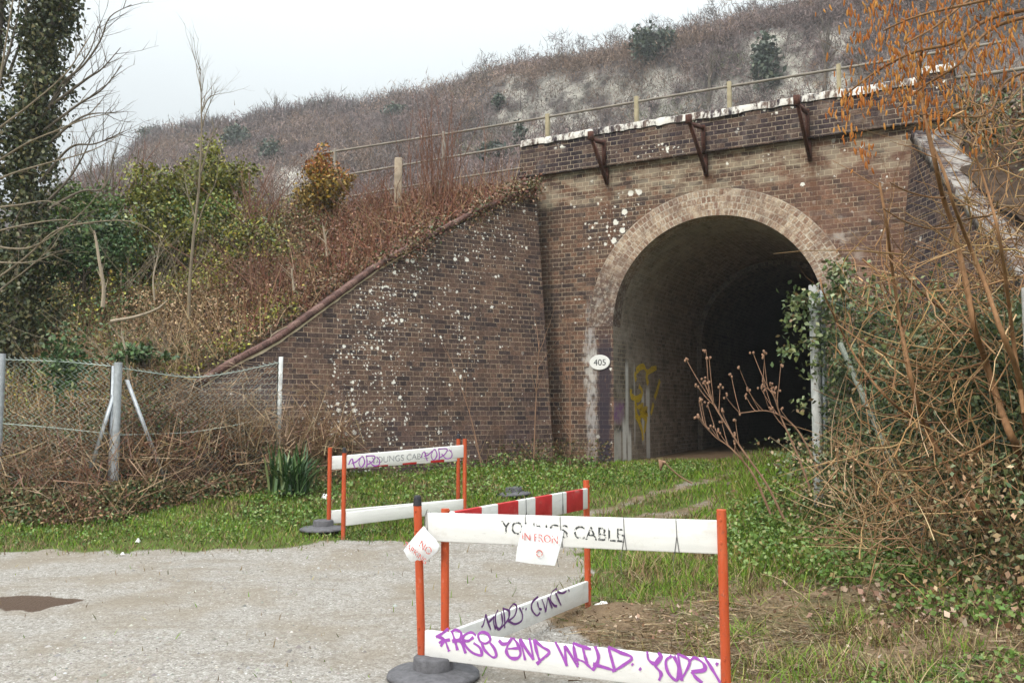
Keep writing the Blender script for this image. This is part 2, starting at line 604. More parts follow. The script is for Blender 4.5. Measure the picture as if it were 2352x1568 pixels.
def para_extra(m, uv, c, fac):
    u, v, _ = m.sep(uv)
    msk = band(u, .28, 1.5, .25) * v.ss(6.1, 5.9) * m.noise(uv, 2.4, 3).ss(.34, .5) * .95
    msk = msk.max(v.ss(6.12, 6.3) * m.noise(uv, 2.2, 3).ss(.4, .6) * .4).max(.02)
    c = m.mix(m.noise(uv, 2.8, 5).ss(.52, .72) * .4, c, (.24, .20, .18))
    return lichen(m, uv, c, msk, 14)
def cope_extra(m, uv, c, fac):
    u, v, _ = m.sep(uv)
    w = m.noise(uv, 7, 6, .75)
    g = m.noise(m.scale(uv, (1, .2, 1)), 1.3, 4, .6)
    c = m.mix((w * .95 + g * .40).ss(.62, .72) * .88, c, (.66, .63, .58))
    return m.mix((1.0 - g).ss(.5, .7) * w.ss(.45, .6) * .5, c, (.16, .13, .09))
def ring_extra(m, uv, c, fac):
    w = m.noise(uv, 3.0, 5, .65)
    u, v, _ = m.sep(uv)
    old = (u + w * 1.2 - .6).ss(1.5, .5).max((u + w * 1.2 - .6).ss(5.2, 6.0))
    c = m.mix(old * .88, c, m.mix(w.ss(.35, .65), (.055, .042, .042), (.14, .095, .075)))
    c = m.mix(m.noise(uv, 7, 5, .7).ss(.46, .62) * .6, c, (.19, .115, .085))
    c = m.mix(m.noise(uv, 16, 4, .7).ss(.50, .64) * .55, c, (.56, .50, .42))
    c = m.mix(m.noise(uv, 1.4, 4, .6).ss(.44, .66) * .5, c, (.13, .09, .075))
    c = m.mix(w.ss(.50, .72) * .5, c, (.58, .49, .38))
    u, v, _ = m.sep(uv)
    return m.mix((u.ss(1.3, 0.2).max(u.ss(4.9, 5.8))) * m.noise(uv, 5, 4).ss(.50, .64) * .45, c, (.46, .42, .38))
def tunnel_extra(m, uv, c, fac):
    d, v, _ = m.sep(uv)
    # v is the height up the left wall; lime runs, a refaced patch of dark brick, spray paint
    wob = m.noise(m.scale(uv, (3, .6, 1)), 3, 4) * .12
    patch = band(d + wob, -.2, .62, .03) * band(v + wob * .5, 1.35, 2.72, .03)
    c = m.mix(patch * fac, c, (.46, .37, .25))
    c = m.mix(patch * (1.0 - fac) * .7, c, (.030, .022, .020))
    c = m.mix(band(d + wob, -.2, .55, .08) * band(v, 1.28, 1.62, .1) * .8, c, (.30, .10, .36))
    c = m.mix(band(d + wob, -.1, .52, .05) * band(v, 1.10, 1.22, .03) * m.noise(uv, 11, 2).ss(.42, .5), c, (.012, .012, .014))
    st_ = m.noise(m.scale(uv, (9, .5, 1)), 2.5, 4).ss(.46, .60)
    grime = m.noise(uv, 1.7, 5)
    c = m.mix(d.ss(3.2, .3) * m.noise(uv, 3.1, 5, .7).ss(.34, .62) * .6, c, (.47, .41, .335))  # pale weathering, with skylight near the mouth put into the colour
    c = m.mix(st_ * band(v, .9, 3.6, .6) * d.ss(2.4, .4) * .35, c, (.27, .235, .20))
    for d0, d1, v0, v1, k in ((.02, .36, .5, 1.10, .6), (.44, .62, .5, 1.30, 1.0), (.68, .86, .5, 1.10, 1.0), (.60, .74, 1.0, 2.3, .9), (1.02, 1.08, .9, 2.3, .65), (1.42, 1.56, .9, 1.8, .8), (1.66, 1.86, .5, 1.9, .85)):
        c = m.mix(band(d + wob * .5, d0, d1, .03) * band(v, v0, v1, .12) * m.noise(m.scale(uv, (6, 1, 1)), 5, 4).ss(.26, .42) * k, c, (.90, .88, .84))
    c = m.mix(grime.ss(.42, .7) * .35, c, (.17, .15, .115))
    c = m.mix((d.ss(4.2, 5.6) * .5 + d.ss(5.0, 11.0) * .45), c, (.022, .019, .023))    # darkens with depth: the bore's shade put into the colour
    return c
M_FRONT = brick('front_brick', BROWN, MORT, extra=front_extra)
M_WING = brick('wing_brick', WINGP, (.34, .255, .185), extra=wing_extra, smear=.2)
M_WINGR = brick('far_wing_brick', DARK, (.33, .26, .19), extra=lambda m, uv, c, f: lichen(m, uv, c, m.noise(uv, 1.5, 3).ss(.45, .8) * .12, 9), smear=.1)
M_PARA = brick('parapet_brick', DARK, (.36, .29, .22), extra=para_extra)
M_COPE = brick('coping_brick', DARK, (.30, .25, .2), bw=.11, rh=.32, squash=False, extra=cope_extra)
M_COPER = brick('far_coping_brick', DARK, (.34, .30, .26), bw=.32, rh=.075, squash=False, extra=lambda m, uv, c, f: m.mix(m.noise(uv, 3.2, 5, .7).ss(.44, .60) * .62 * (1.0 - f * .6), c, (.46, .44, .41)))
M_RING = brick('arch_brick', BUFF, (.60, .53, .44), ms=.010, bw=.081, rh=.1125, squash=False, extra=ring_extra, bump=.5, smear=.5)
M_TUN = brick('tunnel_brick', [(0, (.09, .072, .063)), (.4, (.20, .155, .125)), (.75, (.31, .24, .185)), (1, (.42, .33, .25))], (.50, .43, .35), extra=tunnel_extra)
M_COPEL = brick('brown_coping_brick', [(0, (.06, .036, .034)), (.5, (.115, .064, .055)), (1, (.19, .12, .10))], (.07, .05, .042), bw=.115, rh=.6, squash=False, smear=.25)
M_MORTAR = plain('cream_mortar', (.56, .46, .32), .9, .3, 7, .4)
M_IRON = plain('rusty_iron', (.085, .034, .024), .8, .5, 30, .4)
M_STEEL = plain('galvanised_steel', (.42, .45, .48), .5, .25, 16, .15, .35, .5)
M_WIRE = plain('green_coated_wire', (.44, .52, .48), .55, .3, 3)
M_CONC = plain('weathered_concrete', (.55, .56, .55), .9, .3, 9, .5)
M_RAILPOST = plain('ochre_concrete', (.34, .29, .19), .9, .3, 7, .4)
M_PIPE = plain('dull_pipe_rail', (.24, .21, .175), .7, .3, 5, .2)
M_RUBBER = plain('dusty_rubber', (.115, .113, .122), .85, .35, 26, .5)
M_BLACK = plain('black_rubber', (.028, .028, .034), .6, .3, 20, .2)
M_PLATE = plain('white_enamel', (.80, .80, .78), .4, .06, 10)
M_INK = plain('dark_ink', (.045, .05, .06), .6, .3, 30)

def post_mat():
    m = Mat('orange_red_plastic', .5, .35)
    o = m.obj()
    z = m.sep(o)[2]
    n = m.noise(m.scale(o, (1, 1, .25)), 18, 5, .6)
    c = m.ramp(n, [(.2, (.40, .062, .020)), (.55, (.52, .088, .028)), (.85, (.60, .15, .065))])
    c = m.mix(m.noise(o, 40, 5, .7).ss(.56, .68) * .55, c, (.21, .075, .05))
    c = m.mix(m.noise(m.scale(o, (1, 1, .3)), 60, 4, .7).ss(.62, .72) * .4, c, (.66, .36, .28))
    c = m.mix(z.ss(.22, .0) * m.noise(o, 14, 4).ss(.35, .65) * .6, c, (.30, .17, .12))
    m.base(c)
    m.bump(n, .15, .004)
    return m.m
M_POST = post_mat()
def plank_mat(name, stripes=None, base=(.80, .80, .78)):
    m = Mat(name, .5, .3)
    uv = m.uv()
    u, v, _ = m.sep(uv)
    n = m.noise(m.scale(uv, (1.2, 6, 1)), 5, 5, .6)
    c = m.ramp(n, [(.2, [q * .86 for q in base]), (.7, base)])
    if stripes:
        f = None
        for a, b in stripes:
            q = band(u, a, b, .003)
            f = q if f is None else f.max(q)
        c = m.mix(f, c, m.ramp(m.noise(uv, 12, 4), [(.3, (.40, .022, .026)), (.7, (.56, .04, .042))]))
    dirt = m.noise(uv, 7, 6, .7)
    c = m.mix(dirt.ss(.52, .78) * .42, c, (.46, .42, .36))
    c = m.mix(m.noise(uv, 26, 5, .75).ss(.60, .72) * .30, c, (.34, .31, .27))
    c = m.mix(m.noise(m.scale(uv, (8, 40, 1)), 2.0, 3).ss(.66, .76) * .35, c, (.35, .32, .30))
    m.base(c)
    m.bump(n, .12, .003)
    return m.m
M_PLANK = plank_mat('white_plank')
def spray(name, c, thr=.30):
    m = Mat(name, .55, .3)
    o = m.obj()
    n = m.noise(o, 30, 5, .65)
    m.base(m.ramp(n, [(.2, [q * .8 for q in c]), (.8, [min(1, q * 1.25) for q in c])]))
    m.alpha(m.noise(o, 70, 4).ss(thr - .06, thr + .06))
    return m.m
M_PURPLE = spray('purple_spray', (.33, .085, .42), .30)
M_PURPLED = spray('dark_purple_spray', (.145, .045, .20), .30)
M_YELLOW = spray('yellow_spray', (.80, .56, .04), .42)
M_STENCIL = spray('worn_stencil_paint', (.055, .06, .065), .49)
M_FAINT = spray('faded_stencil_paint', (.30, .31, .32), .47)
M_REDPEN = spray('faded_red_pen', (.62, .14, .12), .46)
M_STRING = plain('grey_string', (.12, .115, .12), .8, .3, 30)
def paper_mat():
    m = Mat('clear_sleeved_paper', .35, .4)
    o = m.obj()
    n = m.noise(o, 9, 4)
    m.base(m.ramp(n, [(.3, (.74, .77, .80)), (.7, (.84, .86, .87))]))
    m.bump(n, .25, .02)
    return m.m
M_PAPER = paper_mat()
M_LEAF = colmat('leaf', .45, .4)
M_TWIG = colmat('twig', .85, .15)
M_GRASS = colmat('grass_blade', .7, .15)
M_SCRUB = colmat('far_scrub', .95, .05)
def bark(name, c, var=.35):
    m = Mat(name, .9, .12)
    o = m.obj()
    n = m.noise(m.scale(o, (1, 1, .3)), 22, 5, .65)
    m.base(m.ramp(n, [(.25, [q * (1 - var) for q in c]), (.75, [q * (1 + var) for q in c])]))
    m.bump(n, .4, .01)
    return m.m
M_BOUGH = bark('pale_bough', (.22, .18, .13))
M_HAZEL = bark('hazel_bark', (.23, .125, .062))
M_PALE = bark('pale_bark', (.34, .28, .21))
M_GREY = bark('grey_bark', (.15, .125, .10))
M_DEAD = bark('dead_stem', (.30, .18, .12))
M_CATKIN = Mat('catkin', .8, .1)
M_CATKIN.base(M_CATKIN.ramp(M_CATKIN.rand(), [(0, (.27, .085, .022)), (.5, (.40, .145, .035)), (1, (.48, .24, .065))]))
M_CATKIN = M_CATKIN.m

# ------------------------------------------------------------------ ground
gravel_poly = np.array([G(*p) for p in [(-900, 1284), (0, 1270), (300, 1267), (560, 1260), (700, 1250), (950, 1238), (1100, 1222), (1240, 1200), (1330, 1215), (1335, 1330), (1290, 1395), (1300, 1440), (1420, 1490), (1560, 1535), (1640, 1600), (1700, 1640)]] + [np.array([1.2, 3.0, 0]), np.array([2.0, -20, 0]), np.array([-20, -20, 0])])
soil_poly = np.array([G(*p) for p in [(1240, 1420), (1330, 1380), (1480, 1405), (1640, 1345), (1700, 1330), (1900, 1345), (2352, 1330), (2600, 1330), (2600, 1640), (1600, 1640)]])
dirt_poly = np.array([G(*p) for p in [(1250, 1410), (1420, 1390), (1560, 1430), (1650, 1480), (1650, 1570), (1400, 1500)]])
track_polys = [np.array([G(*p) for p in q]) for q in (
    [(1200, 1225), (1330, 1178), (1440, 1142), (1560, 1112), (1690, 1082), (1720, 1086), (1600, 1118), (1480, 1152), (1370, 1190), (1330, 1230)],
    [(1400, 1205), (1480, 1182), (1600, 1152), (1720, 1110), (1745, 1118), (1640, 1166), (1500, 1205)])]
puddle_poly = np.array([G(*p) for p in [(-60, 1374), (60, 1366), (190, 1369), (175, 1384), (110, 1396), (-60, 1398)]])

def axis(parts):
    return np.unique(np.concatenate([np.arange(a, b, s) for a, b, s in parts]).round(4))
gx = axis([(-1500, -60, 120), (-60, -14, 2), (-14, -9, .25), (-9, 6.5, .06), (6.5, 12, .25), (12, 60, 2), (60, 1501, 120)])
gy = axis([(-1500, -20, 120), (-20, 3.6, .8), (3.6, 15.5, .06), (15.5, 22, .3), (22, 60, 2), (60, 1501, 120)])
X, Y = np.meshgrid(gx, gy)
near = (np.abs(X) < 30) & (Y < 60) & (Y > -10)
Z = gz(np.clip(X, -60, 60), np.clip(Y, -20, 60))
jx = (vn(X, Y, 5.0) - .5) * .30 + (vn(X, Y, 17.) - .5) * .14
jy = (vn(X + 31, Y + 7, 5.0) - .5) * .30 + (vn(X + 9, Y, 17.) - .5) * .14
grav = inpoly(X + jx, Y + jy, gravel_poly).astype(float)
soil = inpoly(X + jx, Y + jy, soil_poly).astype(float)
dirt = inpoly(X + jx, Y + jy, dirt_poly).astype(float)
trk = np.zeros_like(grav)
for q in track_polys: trk = np.maximum(trk, inpoly(X + jx * .8, Y + jy * .8, q))
s_, d_ = sd_of(X, Y)
tun = ((d_ > -.4) & (s_ > .2) & (s_ < 3.85)).astype(float)
pud = inpoly(X + jx * .5, Y + jy * .5, puddle_poly).astype(float)
Z = Z - pud * .012 + (fbm(X, Y, 3.2) - .5) * .03 * (1 - .6 * grav) + soil * ((fbm(X, Y, 1.7) - .4) * .12 + (fbm(X, Y, 6.0) - .5) * .06)
gi = np.arange(X.size).reshape(X.shape)
F = np.stack([gi[:-1, :-1], gi[:-1, 1:], gi[1:, 1:], gi[1:, :-1]], -1).reshape(-1, 4)
def soften(m):
    m = m.copy()
    for _ in range(2):
        m[1:-1, 1:-1] = (m[1:-1, 1:-1] * 2 + m[:-2, 1:-1] + m[2:, 1:-1] + m[1:-1, :-2] + m[1:-1, 2:]) / 6
    return m
gcol = np.stack([soften(np.maximum(grav, trk * (.05 + .7 * fbm(X, Y, 2.4)))), soften(np.maximum(np.maximum(np.maximum(trk * .62, soil * (.35 + .6 * fbm(X + 5, Y, 1.3))), dirt), tun)), soften(pud)], -1).reshape(-1, 3)
def ground_mat():
    m = Mat('gravel_soil_and_turf', .95, .1)
    o = m.obj()
    g = m.node('ShaderNodeNewGeometry')
    pos = Sk(m.nt, g.outputs['Position'])
    a = m.sep(m.attr())
    v1 = m.voro(pos, 42, 'Color')
    v1d = m.voro(pos, 42, 'Distance')
    v2 = m.voro(pos, 120, 'Color')
    big = m.noise(pos, .9, 5, .6)
    med = m.noise(pos, 7, 5, .65)
    fine = m.noise(pos, 90, 4, .7)
    c = m.ramp(m.sep(v2)[0] * .6 + m.sep(v1)[1] * .4, [(.15, (.20, .182, .162)), (.5, (.315, .294, .268)), (.85, (.44, .423, .395)), (1, (.50, .485, .46))])
    c = m.mix(big.ss(.42, .64) * .65, c, (.245, .205, .155))
    c = m.mix(med.ss(.52, .72) * .5, c, (.19, .155, .112))
    c = m.mix(m.noise(m.scale(pos, (.6, 2.6, 1)), 1.3, 4, .6).ss(.52, .70) * .45, c, (.205, .170, .128))
    c = m.mix(m.sep(v1)[0].ss(.975, .985) * v1d.ss(.35, .2), c, (.62, .61, .58))
    c = m.mix(fine.ss(.3, .6) * .0 + fine.ss(.62, .42) * .28, c, (.14, .12, .10))
    soilc = m.ramp(med * .6 + fine * .4, [(.3, (.095, .064, .042)), (.55, (.195, .138, .086)), (.75, (.30, .22, .14))])
    turf = m.ramp(med * .5 + fine * .5, [(.3, (.050, .062, .018)), (.55, (.10, .13, .034)), (.75, (.19, .175, .07))])
    edge = med * .5 + fine * .5 - .5
    gm = (a[0] + edge * 1.5).ss(.30, .75)
    sm = (a[1] + edge * .9).ss(.35, .65)
    col = m.mix(sm, turf, soilc)
    col = m.mix(gm, col, c)
    col = m.mix((a[2] + edge * .5).ss(.4, .6), col, (.085, .056, .040))
    m.base(col)
    m.rough((a[2].ss(.4, .7) * -.45) + .95)
    m.bump(v1d * -.5 + fine * .5 + med * .8, .55, .02)
    return m.m
M_GROUND = ground_mat()
V = np.stack([X, Y, Z], -1).reshape(-1, 3)
tag(mesh_np('ground', V, F, M_GROUND, None, gcol, None, True), kind='structure')

def gmask(P):
    """0 gravel, 1 soil, 2 grass at world points"""
    x, y = P[:, 0], P[:, 1]
    jx = (vn(x, y, 5.0) - .5) * .30 + (vn(x, y, 17.) - .5) * .14
    jy = (vn(x + 31, y + 7, 5.0) - .5) * .30 + (vn(x + 9, y, 17.) - .5) * .14
    r = np.full(len(P), 2)
    r[inpoly(x + jx, y + jy, soil_poly)] = 1
    for q in track_polys: r[inpoly(x + jx * .8, y + jy * .8, q) & (fbm(x, y, 2.4) > .30)] = 0
    r[inpoly(x + jx, y + jy, gravel_poly)] = 0
    return r

# ------------------------------------------------------------------ railway embankment and chalk hill
TOPZ = 5.55
SLL, SLR = .70, .80
def bank_n(x, y):
    return (fbm(x, y, .7) - .5) * .5 + (fbm(x, y, 2.7) - .5) * .16
def bank_z(s, d, right=False):
    p = bp(s, d, 0 * s)
    k = SLR if right else SLL
    z = TOPZ + k * np.minimum(d, 0) - .6 * np.exp(-(d / .8) ** 2) * .4
    return z + bank_n(p[..., 0], p[..., 1]) * smooth(-9, -5, d) * smooth(1.5, .3, d)
bank = Acc()
def grid_add(acc, S, D, Zg):
    P = bp(S, D, Zg)
    gi = np.arange(S.size).reshape(S.shape)
    Fq = np.stack([gi[:-1, :-1], gi[:-1, 1:], gi[1:, 1:], gi[1:, :-1]], -1).reshape(-1, 4)
    acc.add(P.reshape(-1, 3), Fq)
dd = np.linspace(-8.6, .3, 60)
tt = np.linspace(0, 1, 90) ** 1.4
sL = np.where(dd > -5.33, -1.15 + dd * (2.85 / 5.33), -4.0)       # just behind the wing wall
S = sL[:, None] - tt[None, :] * 42
D = np.repeat(dd[:, None], 90, 1)
grid_add(bank, S, D, bank_z(S, D))
sR = 5.25 - np.minimum(dd, 0) * .47
S = sR[:, None] + tt[None, :] * 42
grid_add(bank, S, D, bank_z(S, D, True))
S, D = np.meshgrid(np.linspace(-4.06, -1.2, 30), np.linspace(-8.6, -5.1, 24))
grid_add(bank, S, D, bank_z(S, D) * smooth(-1.9, -4.05, S) - .5 * (1 - smooth(-1.9, -4.05, S)))
S, D = np.meshgrid(np.linspace(-46, 48, 80), np.concatenate([np.linspace(.3, 3, 8), np.linspace(4, 40, 16)]))
grid_add(bank, S, D, TOPZ + bank_n(*np.moveaxis(bp(S, D, 0 * S)[..., :2], -1, 0)) * smooth(1.5, .3, D) - .25 * np.exp(-(D / .8) ** 2) + 0 * S)
def earth_mat():
    m = Mat('leaf_mould', .95, .05)
    g = m.node('ShaderNodeNewGeometry')
    pos = Sk(m.nt, g.outputs['Position'])
    f = m.noise(pos, 6, 6, .7)
    m.base(m.ramp(f, [(.3, (.030, .022, .018)), (.55, (.075, .052, .038)), (.75, (.13, .09, .06))]))
    m.bump(f, .7, .05)
    return m.m
M_EARTH = earth_mat()
tag(bank.build('embankment', M_EARTH, smooth=True), kind='structure')

# hill: skyline traced against its real distance
SKY = np.array([(-900, 500), (60, 440), (112, 420), (160, 400), (212, 380), (252, 366), (280, 340), (300, 318), (335, 300), (414, 286), (533, 272), (619, 254), (735, 222), (847, 214), (897, 196), (1041, 178), (1113, 166), (1185, 153), (1293, 138), (1365, 128), (1440, 108), (1502, 84), (1614, 64), (1722, 32), (1830, 12), (1900, -10), (2100, -60), (2400, -140), (3200, -320)], float)
RD = np.array([(-900, 150), (112, 150), (300, 135), (900, 120), (1500, 100), (2000, 85), (3200, 70)], float)
def hill_pt(px, t):
    """px column of the skyline trace, t from the foot (0) over the brow (1) to the back (1.4)"""
    px = np.asarray(px, float)
    yr = np.interp(px, RD[:, 0], RD[:, 1])
    ysk = np.interp(px, SKY[:, 0], SKY[:, 1])
    zr = EYE + yr * (np.tan(np.arctan((784 - ysk) / FPX) + PITCH)) - 1.8 - 1.0 * smooth(500, 900, px)
    yf = 46.0
    tc_ = np.clip(t, 0, 1)
    y = yf + (yr - yf) * t
    # a gentle foot, a steep quarried face, a rounded brow
    cliff = smooth(950, 1150, px)
    prof = tc_ * .92 + .08 * tc_ ** 2
    prof_c = .52 * smooth(0, .5, tc_) * 1.0 + .30 * smooth(.50, .66, tc_) + .18 * smooth(.62, 1.0, tc_)
    pr = prof * (1 - cliff) + prof_c * cliff
    z = 4.6 + (zr - 4.6) * pr - np.maximum(t - 1, 0) * 14
    x = (px - 1176) / FPX * y * 1.0
    n = (fbm(x, y, .06) - .5) * 5.0 * np.clip(tc_ * 4, 0, 1) * (1 - .75 * tc_)
    n = n + (fbm(x, y + z, .25) - .5) * 1.2
    return np.stack([x, y + n, z + n * .15], -1)
hc, ht = np.meshgrid(np.linspace(-900, 3200, 330), np.concatenate([np.linspace(0, 1, 110), np.linspace(1.03, 1.5, 12)]))
HP = hill_pt(hc, ht)
def chalk_w(px, py):
    """bare chalk shows on the quarried face and in a few scars"""
    n = fbm(px, py, .011)
    n2 = fbm(px + 400, py, .03)
    w = smooth(1090, 1180, px) * smooth(155, 200, py + (px - 1150) * .06) * smooth(345, 290, py + (px - 1300) * .12) * smooth(1640, 1560, px) * .62
    w = np.maximum(w, smooth(1690, 1745, px) * smooth(2000, 1940, px) * smooth(60, 95, py) * smooth(260, 225, py) * .95)
    w = np.maximum(w, smooth(1560, 1680, px) * smooth(150, 190, py) * smooth(1750, 1700, px) * smooth(300, 250, py) * .62)
    w = np.maximum(w, smooth(590, 640, px) * smooth(740, 700, px) * smooth(370, 395, py) * smooth(520, 470, py) * .85)
    w = np.maximum(w, smooth(310, 345, px) * smooth(420, 385, px) * smooth(325, 337, py) * smooth(372, 355, py) * .7)
    w = np.maximum(w, smooth(290, 310, px) * smooth(350, 325, px) * smooth(360, 375, py) * smooth(450, 420, py) * .7)
    w = np.maximum(w, smooth(1100, 1180, px) * smooth(1300, 1240, px) * smooth(300, 325, py) * smooth(380, 355, py) * .8)
    w = np.maximum(w, smooth(2000, 2080, px) * smooth(60, 120, py) * .35)
    return np.clip(w * 1.15, 0, 1) * smooth(.40, .53, n * .35 + n2 * .65)
hpx, hpy = proj(HP)
cw = chalk_w(hpx, hpy) * (hc > -100)
hn = fbm(HP[..., 0], HP[..., 1] + HP[..., 2], .35)
hcol = (1 - cw[..., None]) * (np.array([.13, .11, .108]) * (.7 + .6 * hn[..., None])) + cw[..., None] * np.array([.56, .53, .47]) * (.75 + .4 * hn[..., None])
gi = np.arange(hc.size).reshape(hc.shape)
F = np.stack([gi[:-1, :-1], gi[:-1, 1:], gi[1:, 1:], gi[1:, :-1]], -1).reshape(-1, 4)
def hill_mat():
    m = Mat('chalk_and_scrub_earth', .95, .05)
    g = m.node('ShaderNodeNewGeometry')
    pos = Sk(m.nt, g.outputs['Position'])
    f = m.noise(pos, .8, 7, .7)
    m.base(m.mix(1.0, m.attr(), m.ramp(f, [(.32, (.12,) * 3), (.66, (.84,) * 3)]), 'OVERLAY'))
    m.bump(f, 1.0, .8)
    return m.m
tag(mesh_np('hill', HP.reshape(-1, 3), F, hill_mat(), None, hcol.reshape(-1, 3), None, True), kind='structure')

# leafless scrub over the hill: bush after bush of fine upright twigs
def hill_scrub():
    acc = Acc()
    nb = 24000
    px = rng.uniform(40, 2420, nb)
    t = rng.uniform(.02, 1.02, nb) ** .85
    P = hill_pt(px, t)
    qx, qy = proj(P)
    ok = (qy < 560) & (qy > -80) & (rng.random(nb) > chalk_w(qx, qy) * .80)
    P, qx, qy, t = P[ok], qx[ok], qy[ok], t[ok]
    n = len(P)
    dist = P[:, 1]
    tall = rng.uniform(.5, 1.35, n) * (1 + .7 * smooth(.93, 1.0, t)) * np.where(qx < 330, .75, 1.0)
    kind = fbm(P[:, 0], P[:, 1] + P[:, 2] * 2, .09) * 1.25 - .1 + .25 * rng.random(n)
    base = np.where((kind > .98)[:, None], np.array([.125, .130, .080]), np.where((kind > .6)[:, None], np.array([.205, .155, .148]), np.array([.235, .170, .135])))
    base = base * rng.uniform(.6, 1.35, (n, 1)) * (.55 + .95 * fbm(P[:, 0], P[:, 1] * .7 + P[:, 2] * 1.6, .13))[:, None]
    k = 38
    I = np.repeat(np.arange(n), k)
    w = tall[I]
    off = rng.normal(size=(n * k, 3)) * np.stack([w * .75, w * .75, w * .0], -1)
    Q = P[I] + off
    Q[:, 2] += rng.uniform(-.1, .75, n * k) * w * 1.5
    D = rdir(n * k, 1.1)
    L = w * rng.uniform(.22, .55, n * k)
    V, F, C = slivers(Q, D, L, dist[I] * .0007 + .015, base[I] * rng.uniform(.6, 1.45, (n * k, 1)))
    acc.add(V, F, C)
    # taller leafless trees among the scrub
    n3 = 1100
    px = rng.uniform(60, 2400, n3)
    P = hill_pt(px, rng.uniform(.02, 1.0, n3))
    qx, qy = proj(P)
    ok = (qy < 520) & (rng.random(n3) > chalk_w(qx, qy) * .6)
    P = P[ok]
    n3 = len(P)
    hh = rng.uniform(1.4, 4.2, n3) * np.where(qx[ok] < 340, .5, 1)
    cc = np.array([.155, .130, .125]) * rng.uniform(.55, 1.5, (n3, 1)) * np.where(rng.random((n3, 1)) < .3, np.array([[1.25, .98, .75]]), 1)
    V, F, C = slivers(P, rdir(n3, 6), hh, .10, cc * .8)
    acc.add(V, F, C)
    kk = 60
    I = np.repeat(np.arange(n3), kk)
    u_ = rng.uniform(.25, 1.0, n3 * kk)
    w_ = hh[I] * .30 * np.sin(np.pi * np.clip(u_, .1, .95))
    Q = P[I] + rng.normal(size=(n3 * kk, 3)) * np.stack([w_, w_, 0 * w_], -1) * .7
    Q[:, 2] += u_ * hh[I] * .9
    D = rdir(n3 * kk, 1.3) + (Q - P[I]) * np.array([.35, .35, 0])
    D /= np.linalg.norm(D, axis=1)[:, None]
    V, F, C = slivers(Q, D, hh[I] * rng.uniform(.10, .26, n3 * kk), .055, cc[I] * rng.uniform(.7, 1.3, (n3 * kk, 1)))
    acc.add(V, F, C)
    # fine leafless tops along the skyline
    n2 = 2600
    px = rng.uniform(100, 2380, n2)
    P = hill_pt(px, rng.uniform(.96, 1.02, n2))
    cl_ = fbm(px, 0 * px, .02)
    h = (1.2 + 2.6 * cl_ * rng.random(n2)) * np.where(px < 330, .6, 1)
    kk = 9
    I = np.repeat(np.arange(n2), kk)
    Q = P[I] + rng.normal(size=(n2 * kk, 3)) * np.array([.35, .35, 0])
    Q[:, 2] += rng.uniform(0, .8, n2 * kk) * h[I]
    V, F, C = slivers(Q, rdir(n2 * kk, 2.6), h[I] * .7, P[I][:, 1] * .0008 + .01, np.array([.17, .145, .15]) * rng.uniform(.6, 1.3, (n2 * kk, 1)))
    acc.add(V, F, C)
    tag(acc.build('hillside_scrub', M_SCRUB), kind='stuff')
hill_scrub()

# ------------------------------------------------------------------ the brick bridge
CX, RI, RO, ZS = 2.012, 1.753, 2.203, 2.936     # arch centre, inner and outer radius, springing
bridge = thing('railway_bridge', BP(CX, 0, 0), 'weathered brown brick railway bridge with one round arch over the track', 'bridge')
def bquads(acc, S, D, Zq, U, Vv):
    """grid patch in bridge coordinates"""
    P = bp(S, D, Zq)
    gi = np.arange(S.size).reshape(S.shape)
    Fq = np.stack([gi[:-1, :-1], gi[:-1, 1:], gi[1:, 1:], gi[1:, :-1]], -1).reshape(-1, 4)
    acc.add(P.reshape(-1, 3), Fq, None, np.stack([U, Vv], -1).reshape(-1, 2))
def patch(acc, s0, s1, z0, z1, d=0.0):
    S, Zq = np.meshgrid([s0, s1], [z0, z1])
    bquads(acc, S, 0 * S + d, Zq, S, Zq)
fw = Acc()
patch(fw, -1.9, CX - RO, 0, 5.74)
patch(fw, CX + RO, 5.75, 0, 5.74)
patch(fw, CX - RO, CX - RI, 0, ZS)
patch(fw, CX + RI, CX + RO, 0, ZS)
th = np.linspace(np.pi, 0, 49)
sa, za = CX + RO * np.cos(th), ZS + RO * np.sin(th)
S = np.stack([sa, sa])
Zq = np.stack([za, 0 * za + 5.74])
bquads(fw, S, 0 * S, Zq, S, Zq)
fw.build('front_wall', M_FRONT, bridge)
# arch ring, 8 mm proud of the wall
rg = Acc()
rr = np.linspace(RI, RO, 5)
TH, RR = np.meshgrid(th, rr)
bquads(rg, CX + RR * np.cos(TH), 0 * TH - .008, ZS + RR * np.sin(TH), (np.pi - TH) * 1.98, RR - RI)
dq = np.array([-.008, .36])
TH, DQ = np.meshgrid(th, dq)
bquads(rg, CX + RI * np.cos(TH), DQ, ZS + RI * np.sin(TH), (np.pi - TH) * 1.98, DQ + .6)
bquads(rg, CX + RO * np.cos(TH), np.where(DQ > 0, .0, -.008), ZS + RO * np.sin(TH), (np.pi - TH) * 1.98, DQ + .6)
rg.build('arch_ring', M_RING, bridge)
# barrel
def barrel(acc, d0, d1, R_, sides_only=False, nd=12):
    z = np.linspace(0, ZS, 8)
    ps = np.concatenate([np.full(8, CX - R_), [] if sides_only else CX + R_ * np.cos(th[1:-1]), np.full(8, CX + R_)])
    pz = np.concatenate([z, [] if sides_only else ZS + R_ * np.sin(th[1:-1]), z[::-1]])
    l = np.concatenate([[0], np.cumsum(np.hypot(np.diff(ps), np.diff(pz)))])
    dq = np.linspace(d0, d1, nd)
    S, DQ = np.meshgrid(ps, dq)
    Zq, _ = np.meshgrid(pz, dq)
    Lq, _ = np.meshgrid(l, dq)
    if sides_only:
        for sl in (slice(0, 8), slice(8, 16)):
            bquads(acc, S[:, sl], DQ[:, sl], Zq[:, sl], DQ[:, sl], Zq[:, sl])
    else:
        bquads(acc, S, DQ, Zq, DQ, Lq)
    return ps, pz, l
tu = Acc()
